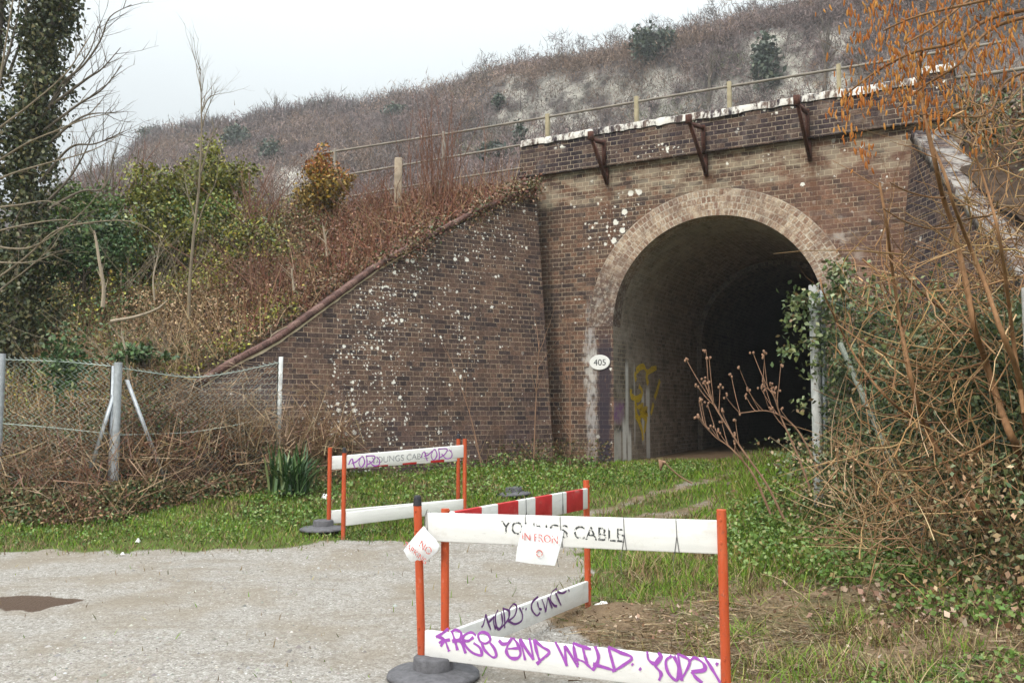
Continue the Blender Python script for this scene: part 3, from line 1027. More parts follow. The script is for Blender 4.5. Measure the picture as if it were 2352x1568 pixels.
barrel(tu, 0, .36, RI, True, 3)
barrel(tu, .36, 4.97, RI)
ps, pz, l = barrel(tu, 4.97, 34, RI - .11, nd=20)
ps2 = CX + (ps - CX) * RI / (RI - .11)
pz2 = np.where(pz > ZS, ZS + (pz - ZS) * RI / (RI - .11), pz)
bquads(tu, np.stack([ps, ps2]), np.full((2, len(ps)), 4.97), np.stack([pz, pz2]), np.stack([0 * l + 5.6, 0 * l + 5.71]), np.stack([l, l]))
patch(tu, -.2, 4.2, 0, 4.9, 34)  # end wall added out of sight to keep the far bore dark
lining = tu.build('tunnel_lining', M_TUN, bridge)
jp = lambda L, ox, oy: [onplane((ox + x / 7.84) * .9408, (oy + y / 7.84) * .9408, BP(CX - RI + .004, 0, 0), np.array([BU[0], BU[1], 0])) for x, y in L]
YEL = [jp(L, 1400, 800) for L in ([(1190, 840), (1180, 930), (1200, 1010)], [(1200, 830), (1270, 760), (1340, 740), (1380, 800), (1420, 850), (1500, 800), (1590, 760)], [(1420, 850), (1400, 960), (1430, 1080)],
       [(1250, 1110), (1310, 1200), (1300, 1290), (1230, 1360), (1140, 1330), (1100, 1290), (1100, 1170)], [(1170, 1340), (1200, 1560)], [(1650, 1000), (1600, 1200), (1550, 1350)])]
YEL += [jp(L, 1400, 980) for L in ([(1180, 20), (1200, 250), (1260, 400), (1310, 560), (1330, 740)], [(1400, 300), (1350, 600)], [(1530, 30), (1480, 240)], [(1220, 120), (1330, 60), (1270, 180), (1400, 150), (1300, 260), (1420, 250)], [(1180, 250), (1260, 330), (1300, 260), (1390, 340)])]
# parapet: a proud string course at its foot, brick body, brick-on-edge coping
def bbox(acc, s0, s1, d0, d1, z0, z1, usc=1.0):
    for (a, b) in ((0, 0), ):
        S, Zq = np.meshgrid([s0, s1], [z0, z1]); bquads(acc, S, 0 * S + d0, Zq, S * usc, Zq)
        bquads(acc, S, 0 * S + d1, Zq, S * usc, Zq)
        Dq, Zq = np.meshgrid([d0, d1], [z0, z1])
        bquads(acc, 0 * Dq + s0, Dq, Zq, Dq, Zq); bquads(acc, 0 * Dq + s1, Dq, Zq, Dq, Zq)
        S, Dq = np.meshgrid([s0, s1], [d0, d1])
        bquads(acc, S, Dq, 0 * S + z0, S, Dq); bquads(acc, S, Dq, 0 * S + z1, S, Dq)
pa = Acc()
bbox(pa, -1.53, 5.62, -.12, .30, 5.74, 5.83)
bbox(pa, -1.50, 5.20, -.115, .28, 5.83, 6.30)
bbox(pa, 5.20, 5.66, -.15, .30, 5.83, 6.44)
parapet = pa.build('parapet', M_PARA, bridge)
cp = Acc()
def coping(s0, s1, d0, d1, z0, h, n=150):
    sq = np.linspace(s0, s1, n)
    a = np.linspace(0, np.pi, 9)
    dq = (d0 + d1) / 2 - np.cos(a) * (d1 - d0) / 2
    zq = np.where((a == 0) | (a > 3.14), 0, .55 * h) + np.sin(a) * h * .45
    S, A = np.meshgrid(sq, np.arange(9))
    jit = (vn(S * 9, A * 2.0) - .5) * .045 + (vn(S * 2.2, 0 * A + 3) - .5) * .03
    bquads(cp, S, dq[:, None] + jit, z0 + zq[:, None] + jit, S, np.broadcast_to(np.linspace(0, .32, 9)[:, None], S.shape))
    for k in (0, -1):
        Vc = bp(np.full(9, sq[k]), dq, z0 + zq)
        cp.add(Vc, np.arange(9)[None, :], None, np.zeros((9, 2)))
coping(-1.47, 5.19, -.15, .30, 6.30, .16)
coping(5.17, 5.69, -.17, .32, 6.44, .14, 20)
cp.build('coping', M_COPE, bridge)

# left wing wall: battered, its top falling with the bank
J0, J1 = BP(-.27, 0, .59), BP(-.88, 0, 5.35)
wd = np.array([-.855, -.518, 0.0])
wnrm = np.cross(J1 - J0, wd)
wnrm /= np.linalg.norm(wnrm)
if wnrm[1] > 0: wnrm = -wnrm                  # towards the camera
WTOP = [onplane(px, py, J0, wnrm) for px, py in [(1232, 438), (1195, 450), (1110, 484), (990, 548), (870, 616), (755, 700), (640, 783), (540, 836), (462, 886)]]
def wing_wall(tops, bot_shift, mat, name, cope_w, cope_h, cope_mat, face, uvf):
    acc = Acc()
    tops = np.array(tops)
    n = len(tops)
    bots = np.array([onz(t, bot_shift) for t in tops])
    back = -face * .5
    back[2] = 0
    # front grid
    k = 10
    tg = np.linspace(0, 1, k)[:, None, None]
    Gd = bots[None] * (1 - tg) + tops[None] * tg
    gi = np.arange(n * k).reshape(k, n)
    Fq = np.stack([gi[:-1, :-1], gi[:-1, 1:], gi[1:, 1:], gi[1:, :-1]], -1).reshape(-1, 4)
    acc.add(Gd.reshape(-1, 3), Fq, None, uvf(Gd.reshape(-1, 3)))
    acc.add((Gd + back).reshape(-1, 3), Fq, None, uvf(Gd.reshape(-1, 3)))
    for a in (0, n - 1):
        E_ = np.stack([Gd[:, a], Gd[:, a] + back], 1).reshape(-1, 3)
        gi = np.arange(2 * k).reshape(k, 2)
        acc.add(E_, np.stack([gi[:-1, 0], gi[:-1, 1], gi[1:, 1], gi[1:, 0]], -1), None, uvf(E_))
    w = acc.build(name, mat, bridge)
    # coping swept along the top
    ca = Acc()
    bk = back / np.linalg.norm(back)
    path = tops
    tn = np.gradient(path, axis=0)
    tn /= np.linalg.norm(tn, axis=1)[:, None]
    upv = np.cross(tn, bk)
    upv *= np.sign(upv[:, 2:3])
    prof = [(-.035, .0), (-.035, cope_h * .985), (-.030, cope_h), (cope_w - .02, cope_h), (cope_w, cope_h * .98), (cope_w, 0)]
    Pq = np.stack([path + bk * a + upv * b for a, b in prof], 1)
    L = np.concatenate([[0], np.cumsum(np.linalg.norm(np.diff(path, axis=0), axis=1))])
    q = np.cumsum([0, cope_h * .75, .05, cope_w - .04, .05, cope_h * .7])
    Uq = np.stack([np.repeat(L[:, None], 6, 1), np.repeat(q[None], n, 0)], -1)
    if cope_mat is M_COPER: Uq = Uq[..., ::-1]
    gi = np.arange(n * 6).reshape(n, 6)
    Fq = np.stack([gi[:-1, :], gi[1:, :], np.roll(gi, -1, 1)[1:, :], np.roll(gi, -1, 1)[:-1, :]], -1).reshape(-1, 4)
    ca.add(Pq.reshape(-1, 3), Fq, None, Uq.reshape(-1, 2))
    ca.add(Pq[-1], np.arange(6)[None], None, np.zeros((6, 2)))
    ca.add(Pq[0], np.arange(6)[None], None, np.zeros((6, 2)))
    return w, ca.build('wing_coping', cope_mat, w)
slope_dn = np.cross(wd, wnrm)
slope_dn *= -np.sign(slope_dn[2])
slope_dn = slope_dn / -slope_dn[2]            # one metre down the battered face
def onz(t, sh):
    return t + sh * (t[2] + .2)
lw, lc = wing_wall(WTOP, slope_dn, M_WING, 'wing_wall', .30, .08, M_COPEL, wnrm, lambda P: np.stack([(P - J0) @ wd, P[:, 2]], -1))
mo = Acc()
tops = spline(np.array(WTOP[3:]), 60)
for i in range(len(tops) - 1):
    a, b = tops[i], tops[i + 1]
    t0, t1 = .022 + .03 * vn(i * .9, 1), .022 + .03 * vn((i + 1) * .9, 1)
    f = wnrm * .012
    mo.add(np.array([a + f, b + f, b + f + slope_dn * t1, a + f + slope_dn * t0]), np.array([[0, 1, 2, 3]]))
mo.build('mortar_fillet', M_MORTAR, lw)
# right wing wall: runs towards the camera, half hidden by the ivy
RA, RB = BP(5.08, -.02, 5.52), np.array([5.62, 8.6, 1.75])
RTOP = [RA + (RB - RA) * t for t in np.linspace(0, 1, 8)]
rd_ = (RB - RA) * np.array([1, 1, 0])
rd_ /= np.linalg.norm(rd_)
rface = np.array([rd_[1], -rd_[0], 0])
if rface[0] > 0: rface = -rface
wing_wall(RTOP, rface * .12 + np.array([0, 0, -1.0]), M_WINGR, 'wing_wall', .46, .14, M_COPER, rface, lambda P: np.stack([(P - RA) @ rd_, P[:, 2]], -1))

# three rusty iron brackets on the parapet
for (tip, foot) in (((1357, 312), (1394, 424)), ((1582, 274), (1622, 404)), ((1830, 230), (1860, 369))):
    s0, z0 = on_front(*foot, d=-.03)
    zt = 6.18
    ac = Acc()
    def bar(a, b, w=.028, h=.05):
        a, b = np.array(a, float), np.array(b, float)
        t = (b - a) / np.linalg.norm(b - a)
        e = np.array([BU[0], BU[1], 0])
        g_ = np.cross(t, e)
        ac.add(*box_vf(a - e * w / 2 - g_ * h / 2, (b - a), e * w, g_ * h))
    tipP = onplane(*tip, BP(s0, 0, 0), np.array([BU[0], BU[1], 0]))
    _, td = sd_of(tipP[0], tipP[1])
    td = min(max(td, -1.1), -.25)
    bar(BP(s0, -.035, z0), BP(s0, -.035, 5.735), .06, .05)
    bar(BP(s0, -.155, 5.74), BP(s0, -.155, zt), .06, .05)
    bar(BP(s0, -.05, z0 + .05), BP(s0, td, tipP[2]), .05, .06)
    bar(BP(s0, -.16, zt - .05), BP(s0, td + .03, tipP[2] - .06), .05, .06)
    bar(BP(s0, td, tipP[2] - .07), BP(s0, td, tipP[2] + .07), .09, .07)
    ac.build('iron_bracket', M_IRON, bridge)

# number plate
s0, z0 = on_front(1377, 832, -.02)
pl = thing('number_plate', BP(s0, -.02, z0), 'white oval bridge plate reading 405 on the pier beside the arch', 'sign')
k = 40
a = np.linspace(0, 2 * np.pi, k, endpoint=False)
pr = [(0.0, .985), (-.012, 1.0), (-.022, .96)]
Vp = np.concatenate([bp(s0 + .192 * q * np.cos(a), np.full(k, dq_ - .002), z0 + .132 * q * np.sin(a)) for dq_, q in pr])
gi = np.arange(3 * k).reshape(3, k)
ac = Acc().add(Vp, np.stack([gi[:-1], np.roll(gi, -1, 1)[:-1], np.roll(gi, -1, 1)[1:], gi[1:]], -1).reshape(-1, 4))
ac.add(Vp[2 * k:], np.arange(k)[None])
ac.build('plate_face', M_PLATE, pl)

def text_obj(txt, size, origin, xd, yd, mat, parent, name, stretch=1.0, thick=.0006):
    """flat letters lying on a surface"""
    cu = bpy.data.curves.new('lettering', 'FONT')
    cu.body = txt
    cu.size = size
    cu.extrude = thick
    cu.align_x = 'CENTER'
    cu.align_y = 'CENTER'
    ob = link(bpy.data.objects.new('lettering', cu))
    dg = bpy.context.evaluated_depsgraph_get()
    dg.update()
    me = bpy.data.meshes.new_from_object(ob.evaluated_get(dg))
    bpy.data.objects.remove(ob)
    co = np.zeros(len(me.vertices) * 3)
    me.vertices.foreach_get('co', co)
    co = co.reshape(-1, 3)
    xd, yd = np.asarray(xd, float), np.asarray(yd, float)
    zd = np.cross(xd, yd)
    P = np.asarray(origin) + co[:, :1] * stretch * xd + co[:, 1:2] * yd + co[:, 2:3] * zd - ORG[parent.name]
    me.vertices.foreach_set('co', P.ravel())
    me.update()
    me.materials.clear()
    me.materials.append(mat)
    o = link(bpy.data.objects.new(name, me))
    o.parent = parent
    ORG[o.name] = ORG[parent.name]
    return o
text_obj('405', .15, BP(s0 + .01, -.0265, z0 - .005), [BU[0], BU[1], 0], [0, 0, 1], M_INK, pl, 'plate_number', 1.05)

# ------------------------------------------------------------------ barriers
def ribbon(acc, pts, w, n, lift):
    """a sprayed or brushed line on a plane with normal n"""
    p = spline(pts, max(8, 6 * len(pts)))
    t = np.gradient(p, axis=0)
    t /= np.linalg.norm(t, axis=1)[:, None] + 1e-9
    b = np.cross(n, t)
    wv = (w * (.55 + .95 * vn(np.arange(len(p)) * .22, len(acc.V) * 3.1)))[:, None] / 2
    o = np.asarray(n) * (.0015 + lift)
    V = np.concatenate([p + b * wv + o, p - b * wv + o])
    m = len(p)
    i = np.arange(m - 1)
    acc.add(V, np.stack([i, i + 1, i + 1 + m, i + m], -1))

ac = Acc()
for i, L in enumerate(YEL): ribbon(ac, L, .095, np.array([BU[0], BU[1], 0]), .0003 * i)
ac.build('graffiti', M_YELLOW, lining)

class Barrier:
    def __init__(s, A, B, label, hA, hB, planks, mats, post_l, post_r, group):
        """A, B feet of the two posts; planks [(name, z0A, z1A, z0B, z1B)] heights of lower and upper edge at each end"""
        s.A, s.B = np.array(A, float), np.array(B, float)
        s.L = np.linalg.norm((s.B - s.A)[:2])
        s.e = (s.B - s.A) * np.array([1, 1, 0]) / s.L
        s.n = np.array([s.e[1], -s.e[0], 0])
        if s.n @ (np.array([0, 0, 0]) - s.A) < 0: s.n = -s.n
        s.t = thing('plank_barrier', s.A, label, 'barrier', group)
        s.planks = []
        for (nm, a0, a1, b0, b1), mt in zip(planks, mats):
            u0, u1, th_ = .022, s.L - .022, .030
            N_ = 9
            V, UV = [], []
            for u in np.linspace(u0, u1, N_):
                f = u / s.L
                z0, z1 = a0 + (b0 - a0) * f, a1 + (b1 - a1) * f
                c = s.A * np.array([1, 1, 0]) + s.e * u
                for dz, dn in ((z0, .5), (z1, .5), (z1, -.5), (z0, -.5)):
                    V.append(c + s.n * th_ * dn + [0, 0, dz])
                    UV.append((u, dz + (dn < 0) * 3))
            gi = np.arange(4 * N_).reshape(N_, 4)
            F = np.stack([gi[:-1], np.roll(gi, -1, 1)[:-1], np.roll(gi, -1, 1)[1:], gi[1:]], -1).reshape(-1, 4)
            ac = Acc().add(np.array(V), F, None, np.array(UV))
            ac.add(np.array(V[:4]), np.array([[3, 2, 1, 0]]), None, np.array(UV[:4]))
            ac.add(np.array(V[-4:]), np.array([[0, 1, 2, 3]]), None, np.array(UV[-4:]))
            o = ac.build(nm, mt, s.t)
            bpy.context.view_layer.update()
            bm_weld(o)
            bevel(o, .006, 2)
            s.planks.append(o)
        s.posts = []
        for P, h, (lx, ly, cap) in ((s.A, hA, post_l), (s.B, hB, post_r)):
            s.posts.append(s.post(P, h, lx, ly, cap))
    def post(s, P, h, lx, ly, cap):
        path = P + np.linspace(0, 1, 8)[:, None] * np.array([lx, ly, h])
        path[0, 2] -= .02
        ac = Acc().add(*tube(path, .0235, 20))
        ac.add(*disc_cap(path[-1], path[-1] - path[-2], .0235, 20))
        for zz in (.16, .26, .81, .92):
            if zz < h:
                q = P + np.array([lx, ly, h]) * (zz / h) + s.n * .0225
                ac.add(*tube([q, q + s.n * .007], .007, 8))
                ac.add(*disc_cap(q + s.n * .007, s.n, .007, 8))
        o = ac.build('post', M_POST, s.t)
        for p in o.data.polygons: p.use_smooth = len(p.vertices) == 4
        if cap:
            c0 = P + np.array([lx, ly, h])
            ac = Acc().add(*tube([c0 - [0, 0, .008], c0 + [0, 0, .035], c0 + [0, 0, .048], c0 + [0, 0, .052]], [.0255, .021, .018, .010], 16))
            ac.add(*disc_cap(c0 + [0, 0, .052], [0, 0, 1], .010, 16))
            ac.build('post_cap', M_BLACK, o, True)
        return o
    def on(s, px, py, off=.0155):
        return onplane(px, py, s.A + s.n * off, s.n)
    def paint(s, strokes, w, mat, plank, name='graffiti'):
        ac = Acc()
        for i, st_ in enumerate(strokes):
            ribbon(ac, [s.on(*q) for q in st_], w, s.n, .0001 * i)
        return ac.build(name, mat, s.planks[plank])
    def string(s, px, plank_z, tail=None, mat=None):
        """a loop of string round a plank, at a column of the photo"""
        u = np.linspace(.02, s.L, 300)
        P = s.A + s.e * u[:, None] + [0, 0, .85]
        i = np.argmin(abs(proj(P)[0] - px))
        c = s.A * np.array([1, 1, 0]) + s.e * u[i]
        f = u[i] / s.L
        z0 = plank_z[0] + (plank_z[2] - plank_z[0]) * f - .003
        z1 = plank_z[1] + (plank_z[3] - plank_z[1]) * f + .003
        k = s.n * .0185
        sl = s.e * .012
        loop = [c + k + sl + [0, 0, z0], c + k + [0, 0, (z0 + z1) / 2], c + k - sl * .3 + [0, 0, z1], c - k + [0, 0, z1], c - k + [0, 0, z0], c + k - sl + [0, 0, z0], c + k + [0, 0, (z0 + z1) / 2]]
        ac = Acc().add(*tube(loop, .0019, 5))
        if tail is not None:
            ac.add(*tube(spline([c + k - sl + [0, 0, z0], c + k * 1.1 - s.e * .02 + [0, 0, z0 - tail * .5], c + k * .8 - s.e * .014 + [0, 0, z0 - tail]], 8), .0015, 4))
        return ac.build('string_loop', M_STRING, s.t)

import bmesh
def bm_weld(o):
    bm = bmesh.new()
    bm.from_mesh(o.data)
    bmesh.ops.remove_doubles(bm, verts=bm.verts, dist=1e-5)
    bmesh.ops.recalc_face_normals(bm, faces=bm.faces)
    bm.to_mesh(o.data)
    bm.free()

def c3(L, ox, oy, k): return [(((ox + x / k) * .9408), ((oy + y / k) * .9408)) for x, y in L]
GRP = 'orange and white plank barriers by the track'
nA = at(970, 1530, 5.21); nA[2] = 0.0
nB = np.array([1.03, 4.40, .05])
NZ = ((.748, .908, .800, .962), (.090, .248, .138, .297))
near = Barrier(nA, nB, 'nearest barrier, white planks with FREE AND WILD sprayed in purple on the lower one', .955, .965,
               [('plank',) + NZ[0], ('plank',) + NZ[1]], [M_PLANK, M_PLANK], (-.035, 0, True), (-.012, -.01, False), GRP)
S3 = lambda L: c3(L, 900, 1267, 3.92)
S4 = lambda L: c3(L, 1350, 1067, 2.613)
near.paint([S3(q) for q in (
    [(645, 1125), (690, 1100), (765, 1045)], [(665, 1120), (720, 1150), (690, 1215)], [(672, 1180), (720, 1160), (780, 1150)], [(735, 1160), (760, 1230), (772, 1262)],
    [(800, 1075), (830, 1170), (852, 1250)], [(790, 1080), (835, 1055), (885, 1085), (875, 1145), (800, 1165)], [(830, 1165), (885, 1170), (930, 1280)],
    [(1030, 1110), (985, 1080), (920, 1105), (905, 1150), (955, 1160), (1005, 1125)], [(905, 1155), (930, 1210), (990, 1270), (1060, 1298), (1085, 1285), (1065, 1225), (1005, 1180)],
    [(1065, 1165), (1050, 1110), (1085, 1078), (1140, 1095), (1165, 1150), (1120, 1185), (1065, 1165)], [(1085, 1180), (1110, 1245), (1185, 1315), (1222, 1300), (1205, 1235), (1160, 1175)],
    [(1248, 1155), (1285, 1190), (1345, 1180)], [(1375, 1130), (1335, 1195), (1320, 1265), (1360, 1322), (1425, 1325), (1455, 1280), (1430, 1195), (1385, 1130)], [(1335, 1235), (1440, 1230)],
    [(1450, 1140), (1475, 1240), (1500, 1345)], [(1450, 1140), (1510, 1240), (1580, 1340)], [(1580, 1340), (1560, 1230), (1540, 1135)],
    [(1585, 1150), (1610, 1260), (1645, 1370)], [(1585, 1150), (1660, 1215), (1730, 1268), (1650, 1345), (1610, 1382)],
    [(1788, 1168), (1845, 1280), (1900, 1400)], [(1900, 1400), (1885, 1300), (1880, 1205)], [(1880, 1205), (1940, 1300), (2005, 1410)], [(2000, 1390), (1975, 1280), (1958, 1180)],
    [(1958, 1180), (2050, 1215), (2130, 1238)], [(2050, 1220), (2070, 1300), (2095, 1375)], [(2000, 1335), (2070, 1365), (2150, 1440)],
    [(2170, 1210), (2200, 1300), (2190, 1370), (2145, 1440)], [(2150, 1380), (2250, 1410), (2350, 1440)])]
    + [S4(q) for q in (
    [(355, 1335), (378, 1420), (398, 1492)], [(355, 1335), (430, 1368), (505, 1402), (450, 1450), (380, 1492)], [(503, 1440), (512, 1450)], [(552, 1470), (564, 1480)],
    [(603, 1362), (612, 1415), (655, 1440), (690, 1395), (672, 1370)], [(692, 1395), (655, 1450), (690, 1500), (678, 1548)],
    [(760, 1388), (722, 1425), (738, 1500), (790, 1545), (805, 1475), (772, 1388)], [(798, 1378), (812, 1460), (825, 1550)], [(798, 1378), (872, 1420), (850, 1490), (815, 1545)],
    [(868, 1432), (905, 1402), (962, 1440), (965, 1480), (885, 1492)], [(885, 1492), (915, 1530), (955, 1562)], [(968, 1395), (1020, 1480), (1068, 1560)], [(1040, 1436), (1054, 1448)])],
    .0145, M_PURPLE, 1)
LX = 'YOUNGS CABLE'
pc = near.on(1288, 1221, .0165)
text_obj(LX, .098, pc, near.e, np.array([-.0, 0, 1]) + near.e * 0, M_STENCIL, near.planks[0], 'stencil_lettering', 1.0)
for px, tl in ((984, None), (1211, None), (1292, .10), (1436, .12), (1556, .11)):
    near.string(px, NZ[0], tl)

dA = at(1022, 1523, 5.205); dA[2] = 0.0
dB = np.array([.572, 6.83, .0])
def ucol(A, B, px, z):
    u = np.linspace(0, 1, 800)
    P = A + (B - A) * u[:, None] + [0, 0, z]
    return u[np.argmin(abs(proj(P)[0] - px))] * np.linalg.norm((B - A)[:2])
DZ = ((.755, .908, .755, .908), (.075, .232, .066, .220))
strp = [(ucol(dA, dB, a, .85), ucol(dA, dB, b, .85)) for a, b in ((1040, 1102), (1139, 1186), (1225, 1264), (1297, 1335))]
M_STRIPE = plank_mat('red_banded_plank', strp)
diag = Barrier(dA, dB, 'barrier set at an angle behind the nearest one, its upper plank banded red', .93, .965,
               [('plank',) + DZ[0], ('plank',) + DZ[1]], [M_STRIPE, M_PLANK], (-.004, 0, False), (-.01, 0, False), GRP)
diag.paint([S3(q) for q in (
    [(1078, 1032), (1098, 1000), (1120, 905)], [(1118, 908), (1140, 980), (1168, 1055)], [(1140, 990), (1165, 965), (1200, 930)], [(1195, 930), (1195, 990), (1215, 1050)],
    [(1235, 865), (1210, 930), (1225, 1030), (1255, 1045), (1280, 980), (1265, 880)], [(1285, 850), (1300, 950), (1300, 1040)], [(1280, 850), (1345, 880), (1330, 960), (1255, 1050)],
    [(1340, 930), (1345, 860), (1385, 808), (1415, 840), (1395, 920), (1330, 975)], [(1340, 975), (1400, 1000), (1460, 970), (1470, 910), (1440, 840)], [(1470, 845), (1478, 858)], [(1500, 850), (1508, 864)],
    [(1620, 738), (1565, 790), (1560, 860), (1605, 918), (1640, 890)], [(1612, 790), (1630, 850), (1655, 860)], [(1655, 760), (1680, 830), (1692, 885)], [(1692, 885), (1705, 800), (1715, 745)], [(1715, 745), (1735, 800), (1755, 850)],
    [(1800, 660), (1755, 690), (1735, 760), (1770, 820), (1800, 830)], [(1785, 700), (1820, 780), (1840, 822)], [(1800, 690), (1850, 705), (1890, 685)], [(1908, 668), (1918, 690)])],
    .013, M_PURPLED, 1)
for px in (1208, 1292): diag.string(px - 4, DZ[0])

fA = at(788, 1234, 9.92); fA[2] = .085
fB = np.array([-.565, 10.75, .16])
FZ = ((.850, .995, .930, 1.078), (.225, .372, .295, .440))
far = Barrier(fA, fB, 'far white plank barrier tagged in purple at both ends of its upper plank', .945, .99,
              [('plank',) + FZ[0], ('plank',) + FZ[1]], [M_PLANK, M_PLANK], (0, 0, True), (.0, 0, False), GRP)
S2 = lambda L, dx=0, dy=0: c3([(x + dx, y + dy) for x, y in L], 700, 1067, 3.92)
tagst = ([(592, 262), (612, 215), (628, 205)], [(628, 205), (640, 260), (655, 295)], [(620, 250), (660, 235), (700, 200)], [(705, 195), (690, 250), (715, 285), (745, 240), (728, 185), (705, 195)],
         [(760, 178), (768, 230), (765, 285)], [(760, 178), (840, 180), (820, 230), (765, 265)], [(790, 225), (830, 270), (880, 262), (888, 220), (860, 185)])
far.paint([S2(q) for q in tagst] + [S2([(824, 238), (832, 242)]), S2([(858, 236), (866, 240)])], .011, M_PURPLE, 0)
far.paint([S2(q, 692, -68) for q in tagst] + [S2([(1540, 125), (1546, 130)]), S2([(1570, 125), (1577, 130)])], .011, M_PURPLE, 0)
pc = far.on(*S2([(1090, 200)])[0], .0165)
sl_ = np.array([far.e[0], far.e[1], .05]); sl_ /= np.linalg.norm(sl_)
text_obj(LX, .10, pc, sl_, [0, 0, 1], M_FAINT, far.planks[0], 'stencil_lettering', .98)

bA = at(755, 1215, 10.30); bA[2] = .11
bB = np.array([-.66, 11.05, .17])
BZ = ((.812, .965, .868, 1.02), (.200, .350, .255, .405))
M_STRIPE2 = plank_mat('red_banded_plank', [(.155, .34), (.52, .70), (.88, 1.06), (1.24, 1.42)])
back = Barrier(bA, bB, 'red banded barrier almost hidden behind the far white one', .955, .98,
               [('plank',) + BZ[0], ('plank',) + BZ[1]], [M_STRIPE2, M_PLANK], (0, 0, False), (0, 0, True), GRP)

def rubber_base(c, label, rad=.262, tilt=0.0):
    t = thing('rubber_base', c, label, 'barrier foot', 'round rubber feet of the barriers')
    k = 36
    prof = [(0.001, 0), (rad, 0.0), (rad, .018), (rad * .93, .030), (.118, .048), (.112, .050)]
    ac = Acc().add(*lathe(c, prof, k))
    V = ac.V[0]
    a = np.arctan2(V[:, 1] - c[1], V[:, 0] - c[0])
    r = np.hypot(V[:, 0] - c[0], V[:, 1] - c[1])
    V[:, 2] -= np.where((np.cos(a * 6) > .93) & (r > .12), .007, 0) + (vn(V[:, 0], V[:, 1], 9) - .5) * .008 - tilt * (V[:, 0] - c[0])
    ac.build('base_disc', M_RUBBER, t, True)
    hub = Acc().add(*lathe(c, [(.116, .040), (.112, .105), (.103, .112), (.03, .110), (.001, .108)], k))
    hub.V[0][:, 2] += tilt * (hub.V[0][:, 0] - c[0])
    o = hub.build('base_hub', M_RUBBER, t, True)
    return t
rubber_base((-.445, 5.17, .0), 'round grey rubber foot holding two posts of the nearest barriers')
rubber_base(tuple(at(742, 1228, 10.25) * [1, 1, 0] + [0, 0, float(gz(-2.17, 10.25)) + .015]), 'round rubber foot under the left end of the far barrier')
g0 = G(1180, 1140)
rubber_base((g0[0], g0[1], g0[2] + .02), 'spare rubber foot lying in the grass beyond the barriers', .24, .06)

# papers
def sheet(name, label, outline, mat, lines, bulge, nrm, upv, thick=.002):
    """a hand-lettered sheet: outline points in space, a fan of triangles bowed out along nrm"""
    P = np.array(outline)
    c = P.mean(0)
    t = thing(name, c, label, 'notice')
    ac = Acc()
    k = len(P)
    rings = [c + (P - c) * f + nrm * bulge * (1 - f ** 2) for f in (.0, .35, .7, 1.0)]
    rings = [r + nrm * ((vn(r[:, 0] * 1.0, r[:, 2], 23) - .5) * .012)[:, None] for r in rings]
    for off in (0, -thick):
        V = np.concatenate(rings) + nrm * off
        gi = np.arange(4 * k).reshape(4, k)
        ac.add(V, np.stack([gi[:-1], np.roll(gi, -1, 1)[:-1], np.roll(gi, -1, 1)[1:], gi[1:]], -1).reshape(-1, 4))
    o = ac.build('paper_sheet', mat, t, True)
    for txt, org, xd, yd, size in lines:
        text_obj(txt, size, np.array(org) + nrm * (bulge + .009), xd, yd, M_REDPEN, t, 'pen_lettering', .95)
    return t
off = .022
def npt(L): return [near.on(*q, off=off) for q in L]
o1 = npt(S3([(1478, 40), (1600, 70), (1720, 85), (1866, 112), (1845, 230), (1815, 340), (1785, 442), (1650, 432), (1520, 418), (1408, 398), (1425, 280), (1450, 160)]))
sheet('paper_notice', 'white paper notice with red writing, hung over the nearest plank by strings', o1, M_PAPER,
      [('IN FRON', near.on(*S3([(1655, 178)])[0], off=off), near.e * .995 + np.array([0, 0, -.03]), np.array([0, 0, 1]), .058), ('O', near.on(*S3([(1650, 325)])[0], off=off), near.e, np.array([0, 0, 1]), .055)],
      .012, near.n, None)
def ppt(L): return [near.on(*q, off=.032) for q in S2(L)]
o2 = ppt([(1312, 848), (1352, 905), (1420, 970), (1462, 1035), (1440, 1090), (1360, 1165), (1270, 1180), (1190, 1188), (1150, 1140), (1116, 1080), (1180, 1000), (1250, 915)])
a_ = R(-33)
xd = near.e * math.cos(a_) + np.array([0, 0, 1]) * math.sin(a_)
yd = -near.e * math.sin(a_) + np.array([0, 0, 1]) * math.cos(a_)
sheet('paper_notice', 'crumpled white paper bag with NO PARKING in red, tied to the capped post', o2, M_PAPER,
      [('NO', ppt([(1362, 1050)])[0], xd, yd, .062), ('PARKING', ppt([(1268, 1098)])[0], xd, yd, .045)], .03, near.n, None)
ac = Acc().add(*tube(spline([near.on(*S2([(1345, 690)])[0], off=.02), near.on(*S2([(1322, 760)])[0], off=.022), near.on(*S2([(1316, 850)])[0], off=.035)], 10), .0018, 5))
tag(ac.build('tie_string', M_STRING), 'thin grey string tying the paper bag to the plank end', 'string')

def scrap(name, label, px, py, w, h, cat='litter'):
    c = G(px, py, .02)
    k = 14
    a = np.linspace(0, 2 * np.pi, k, endpoint=False)
    r = rng.uniform(.6, 1.1, k)
    ac = Acc()
    rings = []
    for f, z in ((1.0, 0), (.7, .5), (.35, .9), (.0, .75)):
        rings.append(np.stack([c[0] + np.cos(a) * r * w * f / 2, c[1] + np.sin(a) * r * w * f / 2, c[2] + h * z + rng.uniform(-.2, .2, k) * h], -1))
    V = np.concatenate(rings)
    gi = np.arange(4 * k).reshape(4, k)
    ac.add(V, np.stack([gi[:-1], np.roll(gi, -1, 1)[:-1], np.roll(gi, -1, 1)[1:], gi[1:]], -1).reshape(-1, 4))
    return tag(ac.build(name, M_PLATE), label, cat)
scrap('paper_scrap', 'crumpled white rag on the soil beside the angled barrier post', 1385, 1396, .17, .05)
scrap('paper_scrap', 'small white paper scrap in the grass by the far barrier post', 748, 1146, .16, .07)
scrap('paper_scrap', 'tiny white scrap at the edge of the gravel on the left', 282, 1272, .05, .02)
